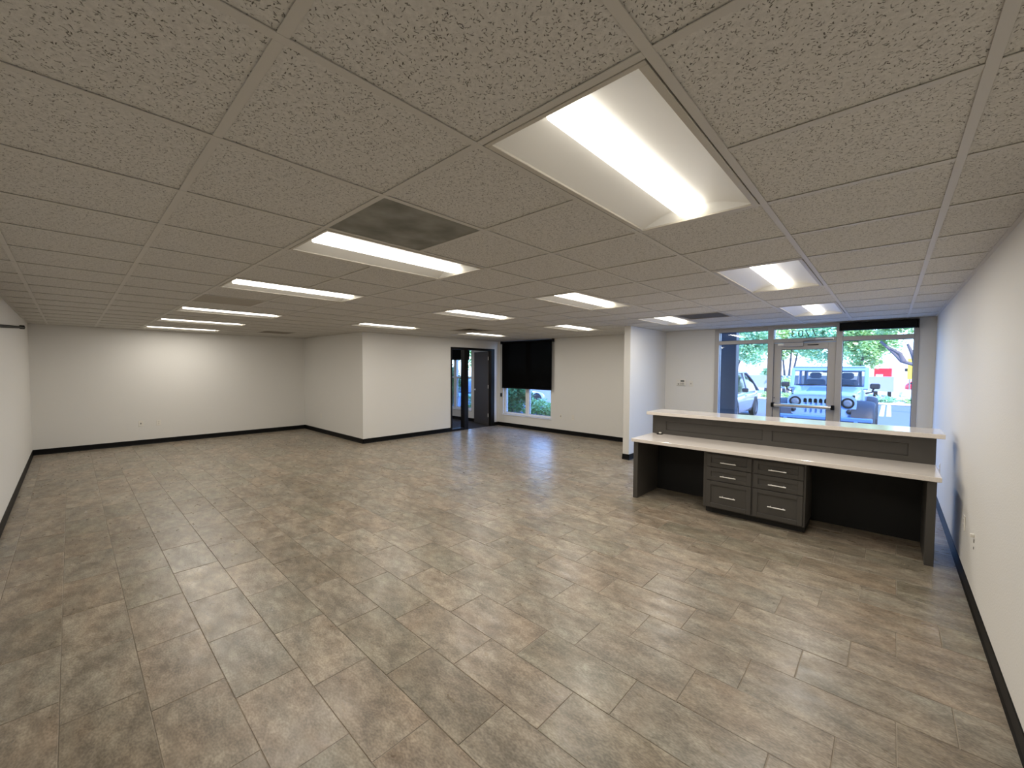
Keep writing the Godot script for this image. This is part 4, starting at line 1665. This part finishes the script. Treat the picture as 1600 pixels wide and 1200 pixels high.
func outside() -> void:
	# ground
	var st := begin()
	box(st, Vector3(-70, GROUND - 0.3, -120), Vector3(50, GROUND, 30))
	struct_mesh("parking_lot", "asphalt car park outside the windows", st, M.asphalt)
	st = begin()
	soft(st, Vector3(-3.9, GROUND, -10.1), Vector3(8.0, -0.03, ZF - 0.2), 0.02)
	struct_mesh("sidewalk", "concrete walk outside the entrance", st, M.concrete)
	st = begin()
	soft(st, Vector3(-24.0, GROUND, -10.1), Vector3(-3.9, -0.08, ZF - 0.2), 0.02)
	struct_mesh("planting_bed", "soil bed under the shrubs outside the windows", st, M.soil)
	st = begin()
	soft(st, Vector3(-60, GROUND, -31.0), Vector3(30, GROUND + 0.1, -29.0), 0.03)
	struct_mesh("kerb_strip", "kerbed strip across the far side of the car park", st, M.concrete)
	st = begin()
	soft(st, Vector3(-60, GROUND, -60.0), Vector3(40, GROUND + 0.02, -31.0), 0.01)
	struct_mesh("far_pavement", "sunlit pale paving beyond the hedge strip", st, M.concrete)
	# painted lines
	for x: float in [-0.205, 0.01]:
		var l := thing("painted_line", "left of two white painted lines on the asphalt right of the parked car" if x < -0.1 else "right of two white painted lines on the asphalt right of the parked car", "road marking", Vector3(x, GROUND, -25.3))
		st = begin()
		box(st, Vector3(-0.07, 0.0, -3.6), Vector3(0.07, 0.004, 3.3))
		part("paint", st, M.paint_line, l)
	# column before the left sidelight, shade put into its dark blue colour
	var c := thing("porch_column", "square column, shade in its dark blue colour, outside the left shop front pane", "column", Vector3(-2.53, -0.03, -9.31))
	st = begin()
	soft(st, Vector3(-0.22, 0, -0.11), Vector3(0.22, 3.3, 0.11), 0.012)
	part("shaft", st, M.column, c)
	st = begin()
	soft(st, Vector3(-0.28, 0, -0.17), Vector3(0.28, 0.14, 0.17), 0.012)
	part("foot", st, M.column, c)
	st = begin()
	soft(st, Vector3(-0.30, 3.3, -0.2), Vector3(0.30, 3.45, 0.77), 0.012)
	part("bracket", st, M.column, c)
	# vehicles
	off_roader()
	make_car("silver car behind the porch column, left of the entrance", Vector3(-4.9, GROUND, -17.4), 0.0, M.car_silver, 4.7, 1.88, 1.74)
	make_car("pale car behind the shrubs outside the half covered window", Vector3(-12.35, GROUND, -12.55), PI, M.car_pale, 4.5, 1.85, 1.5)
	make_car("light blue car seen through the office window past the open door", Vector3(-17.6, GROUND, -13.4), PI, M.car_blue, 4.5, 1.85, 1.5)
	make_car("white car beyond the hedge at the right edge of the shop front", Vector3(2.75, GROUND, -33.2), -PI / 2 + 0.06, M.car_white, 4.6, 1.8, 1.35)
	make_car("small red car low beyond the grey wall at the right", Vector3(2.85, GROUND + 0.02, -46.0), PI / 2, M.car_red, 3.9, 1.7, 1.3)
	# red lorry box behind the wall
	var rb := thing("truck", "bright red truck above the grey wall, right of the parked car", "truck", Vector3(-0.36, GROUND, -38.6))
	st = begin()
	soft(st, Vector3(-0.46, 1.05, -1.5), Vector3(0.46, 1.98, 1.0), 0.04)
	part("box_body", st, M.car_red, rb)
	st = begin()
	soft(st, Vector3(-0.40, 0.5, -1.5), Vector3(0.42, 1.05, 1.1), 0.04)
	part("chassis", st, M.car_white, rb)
	st = begin()
	soft(st, Vector3(-0.36, 1.40, 0.99), Vector3(0.0, 1.55, 1.02), 0.01)
	part("panel", st, M.car_white, rb)
	for s: float in [-1.0, 1.0]:
		for z: float in [-1.0, 0.7]:
			wheel(rb, Vector3(s * 0.36, 0.4, z), 0.4, 0.2, s)
	# pylon, wall, hedge
	var y := thing("sign_pylon", "tall yellow panel at the right edge of the shop front view", "sign", Vector3(1.05, GROUND, -38.0))
	st = begin()
	soft(st, Vector3(-0.2, 1.25, -0.06), Vector3(0.35, 2.62, 0.06), 0.02)
	part("panel", st, M.yellow, y)
	st = begin()
	soft(st, Vector3(-0.12, 0, -0.05), Vector3(-0.04, 1.3, 0.05), 0.01)
	soft(st, Vector3(0.2, 0, -0.05), Vector3(0.28, 1.3, 0.05), 0.01)
	part("post", st, M.plastic_grey, y)
	var wl := thing("boundary_wall", "pale grey wall in panels across the far side of the car park", "wall", Vector3(-6.0, GROUND, -36.0))
	for k in 9:
		st = begin()
		var x := -9.0 + k * 1.7
		soft(st, Vector3(x, 0.45, -0.05), Vector3(minf(x + 1.62, 6.2), 1.42, 0.05), 0.01)
		part("panel", st, M.screen_wall, wl)
		st = begin()
		soft(st, Vector3(x - 0.05, 0, -0.04), Vector3(x + 0.01, 1.46, 0.04), 0.01)
		part("post", st, M.plastic_grey, wl)
	var pb := thing("far_building", "white low building far behind the trees on the left", "building", Vector3(-10.5, GROUND, -52.0))
	st = begin()
	box(st, Vector3(-5, 0, -3), Vector3(4.0, 2.9, 3))
	part("wall", st, M.pink_wall, pb)
	st = begin()
	soft(st, Vector3(-5.2, 2.9, -3.2), Vector3(4.2, 3.05, 3.2), 0.03)
	part("roof", st, M.concrete, pb)
	pb = thing("far_building", "pale gabled building behind the yellow panel at the right", "building", Vector3(0.9, GROUND, -52.0))
	st = begin()
	prism(st, PackedVector2Array([Vector2(-1.0, 0), Vector2(2.5, 0), Vector2(2.5, 2.6), Vector2(0.55, 3.4), Vector2(-1.0, 2.6)]), -2.0, 2.0)
	part("wall", st, M.pink_wall, pb)
	st = begin()
	soft(st, Vector3(0.05, 1.75, 2.0), Vector3(0.3, 2.0, 2.04), 0.01)
	part("window", st, M.car_glass, pb)
	# low strip of shrubs along the kerb
	var hs := 900
	for e: Array in [[-6.75, 0.7, "low shrub on the kerb strip behind the silver car"], [-5.55, 0.6, "low shrub on the kerb strip left of the door mullion"], [-4.55, 0.5, "low shrub on the kerb strip beside the left mirror of the parked off-road car"], [-0.15, 0.6, "low shrub on the kerb strip behind the white painted lines"], [0.95, 0.65, "low shrub on the kerb strip under the white car"]]:
		hs += 1
		shrub(e[2], Vector3(e[0], GROUND + 0.06, -29.9), Vector3(e[1], 0.17, 0.4), 480, 0.15, M.leaves[hs % 3], hs, "low shrubs on the kerb strip")
	# shrubs under the windows
	shrub("tall leafy shrub outside the left half of the blind window", Vector3(-8.62, -0.1, -9.45), Vector3(0.74, 0.85, 0.42), 3800, 0.10, M.leaves[3], 501)
	shrub("lower bright green shrub outside the right half of the blind window", Vector3(-7.65, -0.1, -9.65), Vector3(0.75, 0.44, 0.42), 2200, 0.10, M.leaves[0], 502)
	shrub("green shrub at the right edge of the blind window", Vector3(-6.7, -0.1, -9.8), Vector3(0.65, 0.40, 0.36), 1700, 0.10, M.leaves[1], 503)
	shrub("tall dark shrub outside the left pane of the office window", Vector3(-11.6, -0.1, -9.35), Vector3(0.5, 1.0, 0.4), 2200, 0.10, M.leaves[3], 504)
	shrub("leafy shrub outside the right pane of the office window", Vector3(-10.6, -0.1, -9.7), Vector3(0.6, 0.48, 0.4), 1800, 0.10, M.leaves[1], 505)
	# trees
	tree("light leafy tree seen through the left pane of the shop front", Vector3(-8.2, GROUND, -31.6), Vector3(1.2, 3.7, 0.6), Vector3(2.1, 1.75, 1.6), 8000, 0.20, M.leaves[1], 601, [[Vector3(0, 0, 0), Vector3(0.1, 1.2, 0), Vector3(0.6, 2.6, 0.2), Vector3(1.0, 4.0, 0.4)]])
	tree("grove tree with several thin trunks left of the parked car roof", Vector3(-5.6, GROUND, -37.0), Vector3(0.3, 4.1, 0), Vector3(2.7, 1.8, 1.6), 11000, 0.22, M.leaves[2], 602, [[Vector3(-0.35, 0, 0), Vector3(-0.3, 1.4, 0), Vector3(-0.5, 3.2, 0)], [Vector3(-0.1, 0, 0.2), Vector3(0.0, 1.5, 0.1), Vector3(0.1, 3.4, 0)], [Vector3(0.25, 0, 0), Vector3(0.2, 1.4, 0), Vector3(0.5, 3.3, 0)]])
	tree("leafy tree filling the top of the entrance door glass", Vector3(-3.0, GROUND, -34.0), Vector3(0.1, 3.9, 0), Vector3(2.1, 1.75, 1.5), 10000, 0.20, M.leaves[1], 603, [[Vector3(0, 0, 0), Vector3(0.05, 1.5, 0), Vector3(0.1, 3.6, 0)]])
	tree("broad green tree filling the pane right of the door", Vector3(-1.2, GROUND, -28.2), Vector3(0.3, 3.35, 0), Vector3(1.3, 1.5, 1.2), 8000, 0.17, M.leaves[0], 604, [[Vector3(0, 0, 0), Vector3(0.0, 1.3, 0), Vector3(0.2, 3.2, 0)]])
	tree("tree with dark forked branches at the top right of the shop front", Vector3(1.7, GROUND, -24.0), Vector3(-1.0, 3.75, 0), Vector3(1.6, 0.75, 1.0), 2600, 0.15, M.leaves[0], 605, [[Vector3(0, 0, 0), Vector3(-0.15, 1.0, 0), Vector3(-0.9, 2.05, 0), Vector3(-1.35, 2.22, 0), Vector3(-1.75, 2.75, 0), Vector3(-2.05, 3.1, 0)], [Vector3(-1.30, 2.2, 0), Vector3(-1.42, 2.55, 0), Vector3(-1.72, 2.78, 0.05)], [Vector3(-0.9, 2.05, 0), Vector3(-1.02, 2.5, 0), Vector3(-1.2, 2.95, 0)]])
	tree("small round bush tree above the grey wall on the left", Vector3(-7.1, GROUND, -36.8), Vector3(0, 1.5, 0), Vector3(0.55, 0.5, 0.4), 900, 0.14, M.leaves[1], 606, [[Vector3(0, 0, 0), Vector3(0, 0.7, 0), Vector3(0.05, 1.4, 0)]])
	tree("small yellow green bush left of the parked car mirror", Vector3(-5.2, GROUND, -33.5), Vector3(0, 0.95, 0), Vector3(0.45, 0.45, 0.4), 800, 0.12, M.leaves[2], 607, [[Vector3(0, 0, 0), Vector3(0, 0.4, 0), Vector3(0.05, 0.9, 0)]])
	tree("leafy tree far beyond the office window", Vector3(-26.0, GROUND, -24.0), Vector3(0, 3.6, 0), Vector3(3.0, 2.4, 2.2), 5000, 0.24, M.leaves[0], 608, [[Vector3(0, 0, 0), Vector3(0.1, 1.4, 0), Vector3(0.2, 3.2, 0)]])
